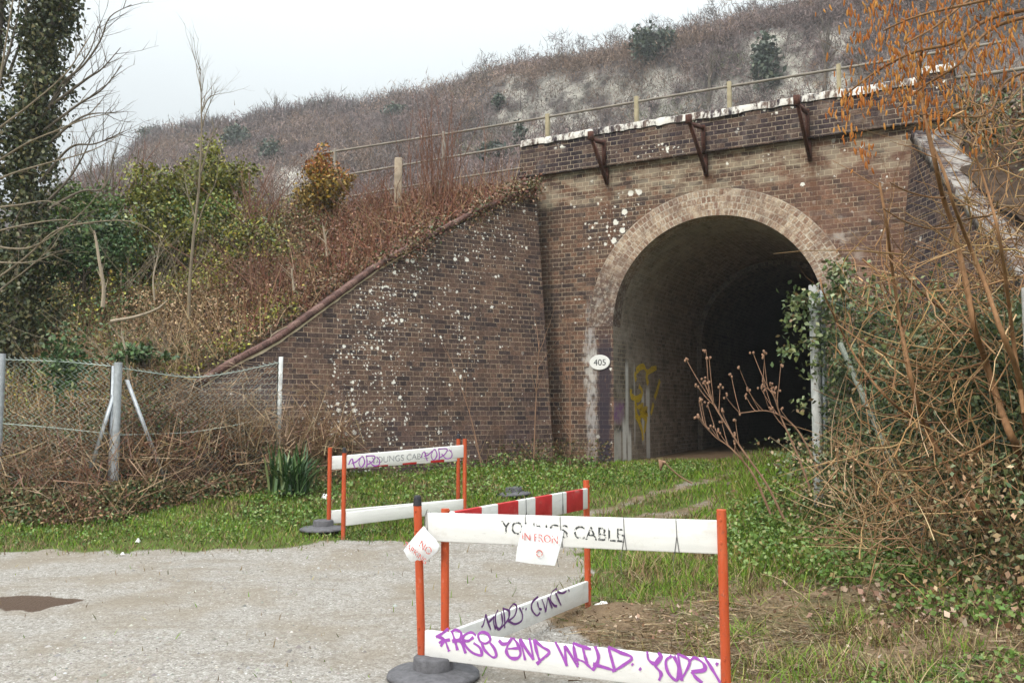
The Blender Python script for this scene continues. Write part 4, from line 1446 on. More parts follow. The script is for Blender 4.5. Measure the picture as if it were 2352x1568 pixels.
scrap('paper_scrap', 'little white wrapper in the grass verge on the left', 317, 1244, .06, .04)

# ------------------------------------------------------------------ railing along the line
rail = thing('trackside_railing', BP(1, .9, TOPZ), 'pipe railing on ochre posts above the bridge parapet', 'railing')
pts = [on_front(px, py, .9) for px, py in ((1019, 309), (1258, 270), (1600, 212), (2046, 139))]
def rp(px, py): 
    s, z = on_front(px, py, .9)
    return BP(s, .9, z)
for L in ([(745, 352), (1019, 309), (1258, 269), (1600, 211), (2046, 139), (2330, 92)], [(760, 408), (1041, 360), (1205, 332), (1300, 316)], [(800, 452), (1053, 409), (1200, 386), (1300, 371)]):
    ac = Acc().add(*tube([rp(*q) for q in L], .023, 8))
    ac.build('rail', M_PIPE, rail, True)
for px, py, w in ((1258, 262, .08), (1462, 222, .075), (1675, 188, .075), (1926, 148, .07), (1020, 303, .07), (770, 342, .06)):
    s, z = on_front(px, py, .9)
    ac = Acc().add(*box_vf(BP(s - w / 2, .86, TOPZ - .4), np.array([BU[0], BU[1], 0]) * w, np.array([BN[0], BN[1], 0]) * w, [0, 0, z - TOPZ + .4]))
    bevel(ac.build('railing_post', M_RAILPOST if px > 1100 else M_PIPE, rail), .012)
rail2 = thing('trackside_railing', BP(6.2, .2, 5.6), 'grey pipe railing beyond the right end of the parapet', 'railing')
for (z_, h) in (((2178, 182), (2420, 148)), ((2178, 252), (2420, 222))):
    ac = Acc()
    P = []
    for q in (z_, h):
        s, z = on_front(*q, .1)
        P.append(BP(s, .1, z))
    ac.add(*tube(P, .028, 8))
    ac.build('rail', M_PIPE, rail2, True)
s, z = on_front(2181, 172, .1)
bevel(Acc().add(*box_vf(BP(s - .04, .06, 5.3), np.array([BU[0], BU[1], 0]) * .09, np.array([BN[0], BN[1], 0]) * .09, [0, 0, z - 5.3])).build('railing_post', M_PIPE, rail2), .01)
cpost = at(919, 432, 16.9)
o = Acc().add(*box_vf(cpost - [.1, .1, .5], [.15, .02, 0], [-.02, .15, 0], [.0, 0, 1.08])).build('concrete_post', plain('stained_concrete', (.36, .29, .22), .9, .4, 6, .5))
tag(o, 'short stained concrete post on the bank left of the bridge', 'post')
bevel(o, .025)

# ------------------------------------------------------------------ chain link fences
def chain(acc, top, bot, rad=.0042, pitch=.075, step=.04):
    """woven wire between a top and a bottom line in space"""
    top, bot = spline(top, 60), spline(bot, 60)
    def arc(p):
        l = np.concatenate([[0], np.cumsum(np.linalg.norm(np.diff(p, axis=0), axis=1))])
        return lambda u: np.stack([np.interp(u * l[-1], l, p[:, i]) for i in range(3)], -1), l[-1]
    ft, lt = arc(top)
    fb, lb = arc(bot)
    n = int(lt / pitch)
    h = np.mean(np.linalg.norm(top[:20] - bot[:20], axis=1))
    m = int(h / step)
    v = np.linspace(0, 1, m)
    for i in range(n):
        u = np.clip((i + (np.arange(m) % 2)) / n, 0, 1)
        P = ft(u) * (1 - v[:, None]) + fb(u) * v[:, None]
        acc.add(*tube(P, rad, 3))
    for k in (.02, .5):
        P = ft(np.linspace(0, 1, 40)) * (1 - k) + fb(np.linspace(0, 1, 40)) * k
        acc.add(*tube(P, rad * 1.3, 4))
fl = thing('chain_link_fence', (-4.86, 11.0, .4), 'wire mesh fence with grey steel posts at the foot of the bank', 'fence')
q0, q1, q2 = at(6, 812, 11.2), at(272, 832, 11.0), at(641, 819, 12.45)
def fpost(p, h, r, par, mt, k=10, foot=None):
    ac = Acc().add(*tube([p - [0, 0, h], p], r, k)).add(*disc_cap(p, [0, 0, 1], r, k))
    return ac.build('fence_post', mt, par, True)
fpost(q0, 1.75, .04, fl, M_STEEL)
fpost(q1, 1.8, .048, fl, M_STEEL)
ac = Acc().add(*box_vf(q1 + [-.085, -.02, -1.7], [.012, .0, 0], [0, .06, 0], [0, 0, 1.66])).add(*box_vf(q1 + [-.085, -.02, -1.7], [.05, .0, 0], [0, .008, 0], [0, 0, 1.66]))
ac.build('fence_post', M_STEEL, fl)
ac = Acc().add(*box_vf(q2 + [-.035, 0, -1.55], [.07, .0, 0], [0, .012, 0], [.02, 0, 1.55])).add(*box_vf(q2 + [-.035, 0, -1.55], [.012, .0, 0], [0, .06, 0], [.02, 0, 1.55]))
ac.build('fence_post', M_CONC, fl)
for a, b in ((at(264, 880, 11.0), at(203, 1075, 10.85)), (at(286, 872, 11.02), at(380, 1120, 11.3))):
    ac = Acc().add(*box_vf(a, b - a, [.05, 0, 0], [0, .012, 0])).add(*box_vf(a, b - a, [.010, 0, 0], [0, .05, 0]))
    ac.build('brace', M_STEEL, fl)
ac = Acc()
chain(ac, [q0 - [0, 0, .04], at(140, 824, 11.1), q1 - [0, 0, .02]], [q0 - [0, 0, 1.7], q1 - [0, 0, 1.75]])
chain(ac, [q1 - [0, 0, .03], at(350, 850, 11.3), at(440, 861, 11.7), at(530, 851, 12.05), q2 - [0, 0, .05]], [q1 - [0, 0, 1.75], q2 - [0, 0, 1.6]])
ac.build('wire_mesh', M_WIRE, fl)

fr = thing('chain_link_fence', (3.4, 10.1, .3), 'ivy grown wire mesh fence with pale posts right of the arch', 'fence')
r0 = at(1869, 655, 10.1)
r1 = np.array([3.62, 6.2, 2.35])
fpost(r0, 2.5, .058, fr, M_CONC, 8)
ac = Acc().add(*box_vf(r0 + [.06, -.03, -2.4], [.055, 0, 0], [0, .012, 0], [0, 0, 2.35]))
ac.build('fence_post', M_STEEL, fr)
fpost(r1, 2.2, .05, fr, M_CONC, 8)
a, b = at(1930, 790, 9.7), at(2148, 1285, 7.7)
ac = Acc().add(*tube([a, b], .030, 8))
ac.build('brace', plain('mossy_concrete', (.20, .215, .18), .9, .4, 12, .4), fr)
M_WIRE2 = plain('dark_green_wire', (.10, .155, .13), .55, .3, 3)
ac = Acc()
chain(ac, [r0 - [0, 0, .05], (r0 * .7 + r1 * .3) - [0, 0, .22], r0 * .4 + r1 * .6 - [0, 0, .2], r1], [r0 - [0, 0, 2.4], r1 - [0, 0, 2.2]], .0018)
ac.build('wire_mesh', M_WIRE2, fr)

# ------------------------------------------------------------------ plants
UP = np.array([0, 0, 1.0])
def P3(acc, VFC):
    acc.add(VFC[0], VFC[1], VFC[2])
def P5(acc, b):
    acc.V.append(b[0]); acc.C.append(b[3])
    acc.F += [b[1] + acc.n, b[2] + acc.n]
    acc.n += len(b[0])
def ctube(acc, path, rad, k, col):
    V, F = tube(path, rad, k)
    acc.add(V, F, col)
def shoots(acc, path, rad, n, L, col, up=.6, k=4, sub=0, curl=.3, side=None, f0=.15):
    """curved side shoots along a stem"""
    path = np.asarray(path)
    idx = rng.uniform(f0, 1.0, n) * (len(path) - 1)
    for q in idx:
        i = int(q)
        p = path[i] * (1 - (q - i)) + path[min(i + 1, len(path) - 1)] * (q - i)
        d = path[min(i + 1, len(path) - 1)] - path[max(i - 1, 0)]
        d /= np.linalg.norm(d) + 1e-9
        r = rdir(1)[0]
        if side is not None: r = r * .6 + np.asarray(side)
        d = d * .75 + r * .75 + UP * up * .5
        d /= np.linalg.norm(d)
        l = L * rng.uniform(.4, 1.0)
        c = rdir(1)[0] * curl + UP * curl * up
        tt_ = np.linspace(0, 1, 6)[:, None]
        sp = p + d * l * tt_ + c * l * tt_ ** 2 * .5 + rdir(6) * l * .03 * tt_
        r0 = rad * rng.uniform(.5, 1.0)
        if col is None: acc.add(*tube(sp, r0 * (1 - .75 * tt_[:, 0]), k))
        else: ctube(acc, sp, r0 * (1 - .75 * tt_[:, 0]), k, col * rng.uniform(.7, 1.3))
        if sub: shoots(acc, sp, r0 * .6, max(1, int(n * .25) if sub is True else sub), l * .5, col, up, 3, 0, curl, side)

# palettes (weight, r, g, b)
PAL_BROWN = [(3, 0.104, 0.055, 0.034), (3, 0.152, 0.082, 0.048), (2, 0.207, 0.116, 0.067), (1, 0.293, 0.179, 0.104), (1, 0.073, 0.058, 0.028), (1, 0.122, 0.047, 0.034)]
PAL_RED = [(3, 0.140, 0.057, 0.041), (3, 0.182, 0.079, 0.051), (2, 0.222, 0.115, 0.069), (1, 0.100, 0.063, 0.034), (0.7, 0.316, 0.188, 0.118)]
PAL_GREEN = [(3, 0.036, 0.076, 0.027), (3, 0.059, 0.113, 0.035), (2, 0.089, 0.151, 0.052), (1, 0.162, 0.212, 0.081), (0.6, 0.227, 0.258, 0.127)]
PAL_OLIVE = [(3, 0.146, 0.163, 0.028), (3, 0.233, 0.229, 0.035), (2, 0.311, 0.299, 0.044), (1, 0.097, 0.120, 0.025), (0.7, 0.389, 0.309, 0.063)]
PAL_MIX = [(3, 0.091, 0.075, 0.032), (2, 0.060, 0.080, 0.028), (2, 0.150, 0.100, 0.048), (1.5, 0.218, 0.142, 0.067), (1, 0.105, 0.123, 0.048), (0.6, 0.332, 0.246, 0.130)]
PAL_DRY = [(3, 0.309, 0.200, 0.109), (2, 0.412, 0.284, 0.163), (2, 0.220, 0.133, 0.074), (1, 0.515, 0.374, 0.229)]
PAL_IVY = [(3, 0.058, 0.089, 0.033), (3, 0.083, 0.117, 0.041), (2, 0.119, 0.145, 0.051), (1.2, 0.167, 0.171, 0.064), (1, 0.232, 0.265, 0.145), (1, 0.155, 0.108, 0.050)]
PAL_GRASS = [(3, 0.101, 0.193, 0.017), (3, 0.134, 0.237, 0.023), (2, 0.185, 0.264, 0.034), (1.2, 0.258, 0.231, 0.067), (0.5, 0.370, 0.297, 0.123)]
PAL_STRAW = [(3, .30, .22, .12), (3, .24, .165, .09), (2, .17, .11, .062), (1.5, .38, .30, .18), (.8, .11, .115, .04)]
PAL_WEED = [(3, 0.086, 0.157, 0.030), (3, 0.115, 0.200, 0.038), (2, 0.161, 0.238, 0.056), (1, 0.230, 0.281, 0.088), (0.6, 0.253, 0.194, 0.072)]

def wing_d(s):                                 # the back of the wing wall in bridge coordinates
    return -(-1.15 - s) / (2.85 / 5.33)
def undergrowth():
    acc, stems = Acc(), Acc()
    n = 235000
    s = -1.0 - 20 * rng.random(n) ** 1.35
    d = rng.uniform(-7.9, 1.6, n)
    ok = ~((s > -4.05) & (d < wing_d(s) + .05)) & ~((s > -4.3) & (d < -5.4))
    s, d = s[ok], d[ok]
    z = bank_z(s, d)
    P = bp(s, d, z)
    mound = .12 + 1.0 * fbm(P[:, 0], P[:, 1], .55) ** 1.6 * smooth(-1.4, -4.5, s - np.maximum(d, -5) * .0)
    mound = mound * (1 + 1.0 * smooth(-4.5, -7.5, s) * smooth(.42, .6, fbm(P[:, 0] + 7, P[:, 1], .8)))
    mound = mound * np.clip((wing_d(np.maximum(s, -4.0)) * -1 + d + .6), .25, 1)
    P[:, 2] += mound * rng.random(len(P)) ** .6
    qx, qy = proj(P)
    m = fbm(P[:, 0] * 1.0 + 5, P[:, 2] + P[:, 1], .9)
    col = pick(PAL_MIX, len(P))
    r = rng.random(len(P))
    def over(mask, pal):
        k = mask > r
        if k.any(): col[k] = pick(pal, int(k.sum()))
    over(smooth(.42, .62, m) * .8, PAL_BROWN)
    over(smooth(640, 820, qx) * smooth(700, 560, qy) * .85, PAL_RED)
    over(smooth(460, 560, qx) * smooth(560, 420, qy) * .5, PAL_RED)
    over(smooth(480, 330, qx) * smooth(.38, .5, m) * .7, PAL_GREEN)
    over(smooth(760, 640, qx) * smooth(.52, .62, fbm(P[:, 0] + 9, P[:, 2] * 1.5 + P[:, 1], 1.4)) * .55, PAL_OLIVE)
    over(smooth(100, 220, qx) * smooth(680, 560, qx) * smooth(720, 600, qy) * smooth(.34, .5, 1 - m) * .8, PAL_OLIVE)
    over(smooth(230, 330, qx) * smooth(640, 520, qx) * smooth(640, 680, qy) * smooth(800, 740, qy) * .55, PAL_DRY)
    size = rng.uniform(.030, .068, len(P)) * (1 + .15 * (P[:, 1] - 12) / 8)
    # growth hanging over the upper coping of the wing wall
    tp = spline(np.array(WTOP[:5]), 60)
    m_ = 3800
    Q = tp[(rng.random(m_) ** .8 * (len(tp) - 1)).astype(int)] + rng.normal(size=(m_, 3)) * [.10, .14, .11] - wnrm * -.06
    Q[:, 2] += .06
    c2 = pick(PAL_MIX + PAL_RED, m_) * 1.25
    kk = fbm(Q[:, 0] * 2, Q[:, 1], 2.0) > rng.uniform(.3, .5, m_)
    P3(acc, leaves(Q[kk], rng.uniform(.03, .07, int(kk.sum())), c2[kk]))
    P3(acc, leaves(P, size, col * 1.3))
    tag(acc.build('bramble_undergrowth', M_LEAF), kind='stuff')
    # dry stalks and bramble canes standing and arching through it
    n = 17000
    s = -1.3 - 18 * rng.random(n) ** 1.2
    d = rng.uniform(-7.5, 1.2, n)
    ok = ~((s > -4.05) & (d < wing_d(s) + .15)) & ~((s > -4.3) & (d < -5.6))
    s, d = s[ok], d[ok]
    P = bp(s, d, bank_z(s, d) + .1)
    D = rdir(len(P), 1.4)
    qx, qy = proj(P)
    col = pick(PAL_DRY, len(P)) * .95
    red = (qx > 560) & (rng.random(len(P)) < .75)
    col[red] = pick(PAL_RED, int(red.sum())) * 1.25
    L = rng.uniform(.35, 1.15, len(P))
    V, F, C = slivers(P, D, L, rng.uniform(.010, .020, len(P)), col)
    stems.add(V, F, C)
    for i in range(520):
        j = rng.integers(len(P))
        a = P[j]
        dd_ = rdir(1, .9)[0]
        l = rng.uniform(.5, 1.5)
        t = np.linspace(0, 1, 7)[:, None]
        path = a + dd_ * l * t - UP * l * .5 * t ** 2
        ctube(stems, path, .007 * (1.2 - t[:, 0]), 3, (pick(PAL_DRY, 1)[0] * 1.0) if rng.random() < .6 else np.array([.19, .09, .065]))
    tag(stems.build('dry_stalks', M_TWIG), kind='stuff')
undergrowth()

def thicket():
    """bramble and dead stalks grown through the mesh fence on the left"""
    acc = Acc()
    line = spline([q0 + [-2.5, .2, 0], q0, q1, at(440, 900, 11.7), q2 + [.1, .1, 0], np.array([-2.5, 13.1, 2])], 120)
    n = 80000
    f = rng.random(n) * (len(line) - 1)
    i = f.astype(int)
    p = line[i]
    off = rng.normal(size=n) * .42 + .42
    off = np.where(rng.random(n) < .30, rng.uniform(-.75, .1, n), off)
    y = p[:, 1] + off
    x = p[:, 0] + rng.normal(size=n) * .1
    h = np.where(off > .06, .45 + 1.25 * fbm(x, y, .9), (.12 + .5 * fbm(x, y, 1.4) ** 1.5)) * np.exp(-np.maximum(-off - .35, 0) ** 2 / .12) * (1 - .45 * smooth(-4.0, -3.0, x))
    z = gz(x, y) + h * rng.random(n) ** .8
    P = np.stack([x, y, z], -1)
    col = pick(PAL_MIX, n)
    m = fbm(x * 1.3, z * 1.5 + y, 1.3)
    k = rng.random(n) < smooth(.45, .6, m) * .6
    col[k] = pick(PAL_BROWN, int(k.sum()))
    k = rng.random(n) < .12
    col[k] = pick(PAL_GREEN, int(k.sum()))
    P3(acc, leaves(P, rng.uniform(.026, .060, n), col * 1.35))
    n = 6500
    i = rng.integers(0, len(line), n)
    x = line[i][:, 0] + rng.normal(size=n) * .2
    y = line[i][:, 1] + rng.normal(size=n) * .42 + .2
    P = np.stack([x, y, gz(x, y) + rng.uniform(0, .8, n)], -1)
    c = pick(PAL_DRY, n) * .95
    k = rng.random(n) < .4
    c[k] = pick(PAL_RED, int(k.sum()))
    V, F, C = slivers(P, rdir(n, .7), rng.uniform(.2, .9, n), rng.uniform(.006, .013, n), c)
    acc.add(V, F, C)
    # pale dead haulm matted in front of the wing end
    n = 2600
    c0 = at(470, 960, 12.35)
    P = c0 + rng.normal(size=(n, 3)) * [.75, .25, .26]
    V, F, C = slivers(P, rdir(n, -.3), rng.uniform(.25, .7, n), .008, pick(PAL_DRY, n) * .8)
    acc.add(V, F, C)
    # a mop of ivy over the wire
    n = 900
    c0 = at(150, 840, 11.25)
    P = c0 + rng.normal(size=(n, 3)) * [.14, .10, .20]
    P3(acc, leaves(P, rng.uniform(.05, .09, n), pick(PAL_GREEN, n)))
    tag(acc.build('bramble_thicket', M_LEAF), kind='stuff')
thicket()

def grass():
    acc = Acc()
    n = 320000
    x = rng.uniform(-11.0, 6.0, n)
    y = 5.0 + 10.5 * rng.random(n) ** 1.15
    P = np.stack([x, y, 0 * x], -1)
    k = gmask(P + rng.normal(size=(n, 3)) * [.10, .10, 0])
    qx, qy = proj(np.stack([x, y, gz(x, y)], -1))
    s, d = sd_of(x, y)
    dens = np.where(k == 2, 1.0, np.where(k == 1, .04 + .75 * smooth(.40, .62, fbm(x + 5, y, 1.3)), .004))
    dens = dens * (.35 + .9 * fbm(x, y, 1.1)) * smooth(1.6, .2, d) * np.where((s < .1) & (d > -.25), 0, 1)
    dens = np.where((qx > 1250) & (qx < 1700) & (k == 2), dens * .75, dens)
    ok = (rng.random(n) < dens) & (qx > -700) & (qx < 2420) & (qy < 1660) & (qy > 1010)
    P, k, qx, qy = P[ok], k[ok], qx[ok], qy[ok]
    n = len(P)
    P[:, 2] = gz(P[:, 0], P[:, 1]) - .01
    tall = .05 + .07 * fbm(P[:, 0], P[:, 1], 2.1)
    tall = tall * (1 + 1.6 * smooth(1640, 1720, qx) * smooth(1420, 1330, qy) * smooth(1900, 1840, qx))
    tall = tall * np.where(k == 1, .9, 1) * (1 - .35 * smooth(1230, 1262, qy) * smooth(1000, 900, qx))
    col = pick(PAL_GRASS, n)
    m = fbm(P[:, 0] + 3, P[:, 1], 1.4)
    w = rng.random(n) < np.clip(smooth(.5, .72, m) * .55 + .10 + .45 * smooth(1225, 1262, qy) * (qx < 1000) + .4 * (k == 1), 0, .9)
    col[w] = pick(PAL_STRAW, int(w.sum())) * .8
    P5(acc, blades(P, rdir(n, 2.6), tall * rng.uniform(.6, 1.3, n), .004 + P[:, 1] * .0006, col))
    # tussocks on the straw bank and beside the track
    nt_ = 420
    c = np.stack([rng.uniform(.2, 4.4, nt_), rng.uniform(4.4, 9.0, nt_), np.zeros(nt_)], -1)
    kk = gmask(c)
    qx, qy = proj(np.stack([c[:, 0], c[:, 1], gz(c[:, 0], c[:, 1])], -1))
    c = c[(kk > 0) & (qx > 1450) & (fbm(c[:, 0] + 5, c[:, 1], 1.3) > .42)]
    per = 46
    I = np.repeat(np.arange(len(c)), per)
    P = c[I] + rng.normal(size=(len(I), 3)) * [.07, .06, 0]
    P[:, 2] = gz(P[:, 0], P[:, 1])
    dry = (rng.random(len(c)) < .55)[I]
    col = pick(PAL_GRASS, len(P))
    col[dry] = pick(PAL_STRAW, int(dry.sum())) * 1.1
    P5(acc, blades(P, rdir(len(P), 1.1), rng.uniform(.06, .24, len(P)), .006, col, .6))
    tag(acc.build('grass', M_GRASS), kind='stuff')
grass()

def weeds():
    """nettles and low leafy weeds on the verge, by the arch and under the ivy"""
    acc = Acc()
    def bed(poly, n, h, size, pal, up=.9):
        W = np.array([G(*q) for q in poly])
        lo, hi = W.min(0), W.max(0)
        x = rng.uniform(lo[0], hi[0], n * 3)
        y = rng.uniform(lo[1], hi[1], n * 3)
        ok = inpoly(x + (vn(x, y, 4) - .5) * .4, y + (vn(x + 9, y, 4) - .5) * .5, W) & (rng.random(n * 3) < .25 + fbm(x, y, 2.2))
        x, y = x[ok][:n], y[ok][:n]
        hh = h * (.3 + 1.1 * fbm(x, y, 2.6))
        P = np.stack([x, y, gz(x, y) + hh * rng.random(len(x)) ** .7], -1)
        P3(acc, leaves(P, rng.uniform(size * .6, size * 1.2, len(x)), pick(pal, len(x)), .1, .7, up))
    bed([(800, 1130), (880, 1085), (1010, 1070), (1300, 1068), (1370, 1075), (1420, 1120), (1330, 1150), (1180, 1150), (960, 1180), (820, 1170)], 4300, .24, .046, PAL_WEED)
    bed([(600, 1140), (760, 1080), (800, 1140), (720, 1210), (560, 1220)], 2200, .14, .045, PAL_WEED)
    bed([(1380, 1085), (1480, 1070), (1640, 1068), (1650, 1082), (1540, 1105), (1400, 1130)], 2600, .10, .036, PAL_WEED)
    bed([(1650, 1300), (1680, 1190), (1780, 1140), (1880, 1180), (2050, 1230), (2160, 1330), (2080, 1380), (1850, 1350), (1680, 1340)], 6500, .28, .046, PAL_WEED)
    bed([(2000, 1290), (2360, 1290), (2360, 1480), (2050, 1430)], 2200, .16, .045, PAL_WEED)
    bed([(1950, 1560), (2360, 1500), (2360, 1600), (1950, 1620)], 700, .10, .034, PAL_WEED)
    bed([(0, 1205), (300, 1180), (620, 1190), (600, 1240), (300, 1255), (0, 1255)], 1500, .10, .034, PAL_WEED)
    bed([(700, 1225), (960, 1210), (1000, 1232), (720, 1240)], 900, .05, .03, PAL_WEED)
    tag(acc.build('low_weeds', M_LEAF), kind='stuff')
weeds()

def litter():
    """straw, dead leaves and small sticks on the soil"""
    acc = Acc()
    n = 70000
    x = rng.uniform(-.4, 4.6, n)
    y = rng.uniform(4.2, 9.5, n)
    P = np.stack([x, y, 0 * x], -1)
    k = gmask(P)
    qx, qy = proj(np.stack([x, y, gz(x, y)], -1))
    dens = np.where(k == 1, .35 + fbm(x, y, 1.9), np.where(k == 2, .04, .01)) * smooth(1180, 1420, qx + (qy - 1400) * .3)
    P = P[rng.random(n) < dens]
    n = len(P)
    P[:, 2] = gz(P[:, 0], P[:, 1]) + rng.uniform(.0, .05, n)
    D = rdir(n) * [1, 1, .25]
    V, F, C = slivers(P, D, rng.uniform(.05, .22, n), rng.uniform(.003, .006, n) * np.where(rng.random(n) < .3, 2.0, 1), pick(PAL_STRAW, n) * rng.uniform(.35, 1.25, (n, 1)))
    acc.add(V, F, C)
    n = 1900
    c = np.array([G(*q) for q in ((2250, 1345), (2100, 1390), (2330, 1420), (1750, 1420), (1500, 1450), (2050, 1480))])
    w = rng.choice(6, n, p=[.42, .16, .24, .06, .05, .07])
    P = c[w] + rng.normal(size=(n, 3)) * np.array([[.33, .35, .0]])
    P[:, 2] = gz(P[:, 0], P[:, 1]) + rng.uniform(.0, .10, n)
    pal = [(3, .34, .22, .145), (2, .44, .31, .22), (2, .22, .12, .072), (1, .50, .40, .31), (2, .12, .068, .042)]
    P3(acc, leaves(P, rng.uniform(.018, .038, n) * np.where(w < 3, 1.7, 1.0), pick(pal, n), 0, .75, .3))
    tag(acc.build('leaf_litter', M_LEAF), kind='stuff')
litter()

def stones():
    acc = Acc()
    n = 5200
    x = rng.uniform(-5.5, 1.0, n)
    y = 4.6 + 4.8 * rng.random(n) ** 1.6
    P = np.stack([x, y, 0 * x], -1)
    P = P[(gmask(P) == 0) & (fbm(x, y, .8) + .25 * smooth(-1, -3, x) * smooth(6.5, 5, y) > .40 + .3 * rng.random(n))]
    n = len(P)
    r = rng.uniform(.004, .012, n) * np.where(rng.random(n) < .07, 2.0, 1)
    P[:, 2] = gz(P[:, 0], P[:, 1]) + (fbm(P[:, 0], P[:, 1], 3.2) - .5) * .012
    oc = np.array([[1, 0, 0], [.3, .9, .1], [-.8, .5, 0], [-.7, -.7, .1], [.4, -.9, 0], [.1, .1, .7]])
    V = P[:, None, :] + oc[None] * r[:, None, None] * rng.uniform(.7, 1.3, (n, 6, 3))
    fc = np.array([[0, 1, 5], [1, 2, 5], [2, 3, 5], [3, 4, 5], [4, 0, 5]])
    F = (np.arange(n)[:, None, None] * 6 + fc[None]).reshape(-1, 3)
    c = pick([(3, .27, .25, .225), (2, .35, .335, .31), (2, .17, .16, .15), (.25, .52, .51, .49)], n)
    acc.add(V.reshape(-1, 3), F, np.repeat(c, 6, 0))
    tag(acc.build('gravel_stones', M_GRASS), kind='stuff')
stones()

def bush(name, label, c, rad, n, pal, size, cat='bush', group=None, stem=True, lump=.5, tips=None):
    """a lumpy leafy bush: leaves on clumps that sit on a few stems"""
    c = np.asarray(c, float)
    rad = np.asarray(rad, float)
    t = thing(name, c - [0, 0, rad[2]], label, cat, group)
    nc = max(12, int(n / 90))
    K = rdir(nc) * rng.uniform(.2, 1.22, (nc, 1)) ** .8 * rad * (.85 + .3 * rng.random(3))
    K[:, 2] *= np.where(K[:, 2] < 0, .9, 1)
    i = rng.integers(0, nc, n)
    P = c + K[i] + rng.normal(size=(n, 3)) * rad * .13 * (1 + lump)
    light = rng.uniform(.75, 1.25, nc)[i][:, None]
    col = pick(pal, n) * light
    if tips is not None:
        k = rng.random(n) < smooth(.0, .9, (P[:, 2] - c[2]) / rad[2] + .35 * rng.normal(size=n)) * .75
        col[k] = pick(tips, int(k.sum()))
    ac = Acc()
    P3(ac, leaves(P, rng.uniform(size * .65, size * 1.2, n), col))
    ac.build('foliage', M_LEAF, t)
    if stem:
        ac = Acc()
        for k in range(7):
            e = c + K[rng.integers(nc)] * .8
            b = c + [rng.normal() * rad[0] * .15, rng.normal() * rad[1] * .15, -rad[2] * 1.25]
            ac.add(*tube(spline([b, (b + e) / 2 + rdir(1)[0] * rad[0] * .15, e], 8), np.linspace(.022, .006, 9)[:len(spline([b, (b + e) / 2, e], 8))], 4))
        ac.build('stems', M_GREY, t)
    return t
PAL_GOLD = [(3, 0.260, 0.176, 0.029), (3, 0.325, 0.208, 0.036), (2, 0.195, 0.130, 0.029), (1.5, 0.117, 0.098, 0.026), (1, 0.390, 0.260, 0.058)]
PAL_ORANGE = [(3, .36, .13, .03), (2, .42, .19, .04), (1, .30, .085, .03), (.6, .35, .27, .05)]
bush('evergreen_bush', 'round golden green bush with orange tips on the crest of the bank', at(735, 428, 17.6), [.45, .42, .58], 4600, PAL_GOLD, .08, tips=PAL_ORANGE)
bush('evergreen_bush', 'low yellowish sprig beside the golden green bush on the bank', at(800, 425, 17.5), [.22, .2, .18], 380, PAL_GOLD, .07, stem=False)
GI = 'ivy and privet bushes on the bank'
bush('ivy_bush', 'olive green bush at the top of the bank, beside the pale sapling', at(395, 455, 18.0), [.75, .6, .62], 5200, PAL_OLIVE, .085, group=GI)
bush('ivy_bush', 'taller olive bush on the bank behind the pale sapling', at(505, 420, 18.6), [.62, .5, .62], 4200, PAL_OLIVE, .085, group=GI)
bush('ivy_bush', 'glossy dark green ivy mound low on the bank beside the ivy clad tree', at(200, 570, 15.6), [.75, .5, .62], 5200, PAL_GREEN, .09, group=GI)
bush('ivy_bush', 'mid green bush above the ivy mound, right of the ivy clad tree', at(185, 480, 17.0), [.62, .5, .42], 3400, PAL_WEED, .085, group=GI)
bush('ivy_bush', 'broad olive and brown bush in the middle of the bank', at(330, 560, 16.4), [.95, .5, .6], 5400, PAL_OLIVE + PAL_MIX[:2], .085, group=GI)
bush('ivy_bush', 'small dark ivy patch on the bank above the fence', at(330, 815, 12.6), [.4, .3, .14], 700, PAL_GREEN, .08, group=GI)

def hill_ev(px, py, w, h, label, pal, conical=False, name='hill_bush'):
    t_ = 1.0
    for t_ in np.linspace(0, 1.02, 150):
        p = hill_pt(px, t_)
        if proj(p)[1] <= py: break
    sc = FPX / p[1]
    n = 900
    r = np.array([w / sc / 2, w / sc / 2, h / sc / 2])
    c = p + [0, -.6, r[2] * .9]
    t = thing(name, p, label, 'bush' if not conical else 'tree', 'evergreens on the chalk hill')
    P = rdir(n) * rng.uniform(.4, 1, (n, 1)) ** .5
    if conical: P[:, :2] *= np.clip(.95 - .75 * P[:, 2:3], .1, 1.2) * .7
    P = c + P * r * (1 + .25 * rng.normal(size=(n, 1)))
    ac = Acc()
    P3(ac, leaves(P, rng.uniform(.25, .5, n) * (w / 40 * .5 + .5), pick(pal, n)))
    ac.build('foliage' if not conical else 'crown', M_LEAF, t)
    ac = Acc().add(*tube([p - [0, 0, .6], p + [0, 0, r[2]]], [.14, .06], 5))
    ac.build('trunk', M_GREY, t)
PAL_HILL = [(3, .060, .084, .062), (2, .082, .108, .072), (1, .11, .125, .08)]
for a in ((1412, 138, 46, 46, 'dark cone shaped conifer on the skyline of the hill', True), (1490, 145, 62, 75, 'dark evergreen with bare top standing on the brow right of the conifer', False),
          (1535, 125, 40, 45, 'small dark evergreen just right of the bare topped one', False), (615, 375, 46, 46, 'round dark green bush above the chalk scar', False),
          (535, 345, 60, 52, 'olive green bush on the hill left of the chalk scar', False), (335, 322, 60, 46, 'spiky dark green bush at the left end of the skyline', False),
          (415, 300, 42, 30, 'small green bush on the skyline behind the pale sapling', False), (1145, 255, 22, 24, 'tiny green bush on the quarried slope left of the railing', False),
          (905, 275, 52, 26, 'low green bush half way up the hill over the concrete post', False), (1135, 372, 60, 34, 'green bush behind the left part of the railing', False),
          (1770, 215, 60, 130, 'tall ivy green mass climbing the chalk face', False), (1330, 140, 30, 26, 'dark shrub on the brow left of the conifer', False), (1195, 350, 24, 60, 'narrow dark green shrub in front of the chalk, behind the railing', False)):
    hill_ev(*a[:5], PAL_HILL, a[5])
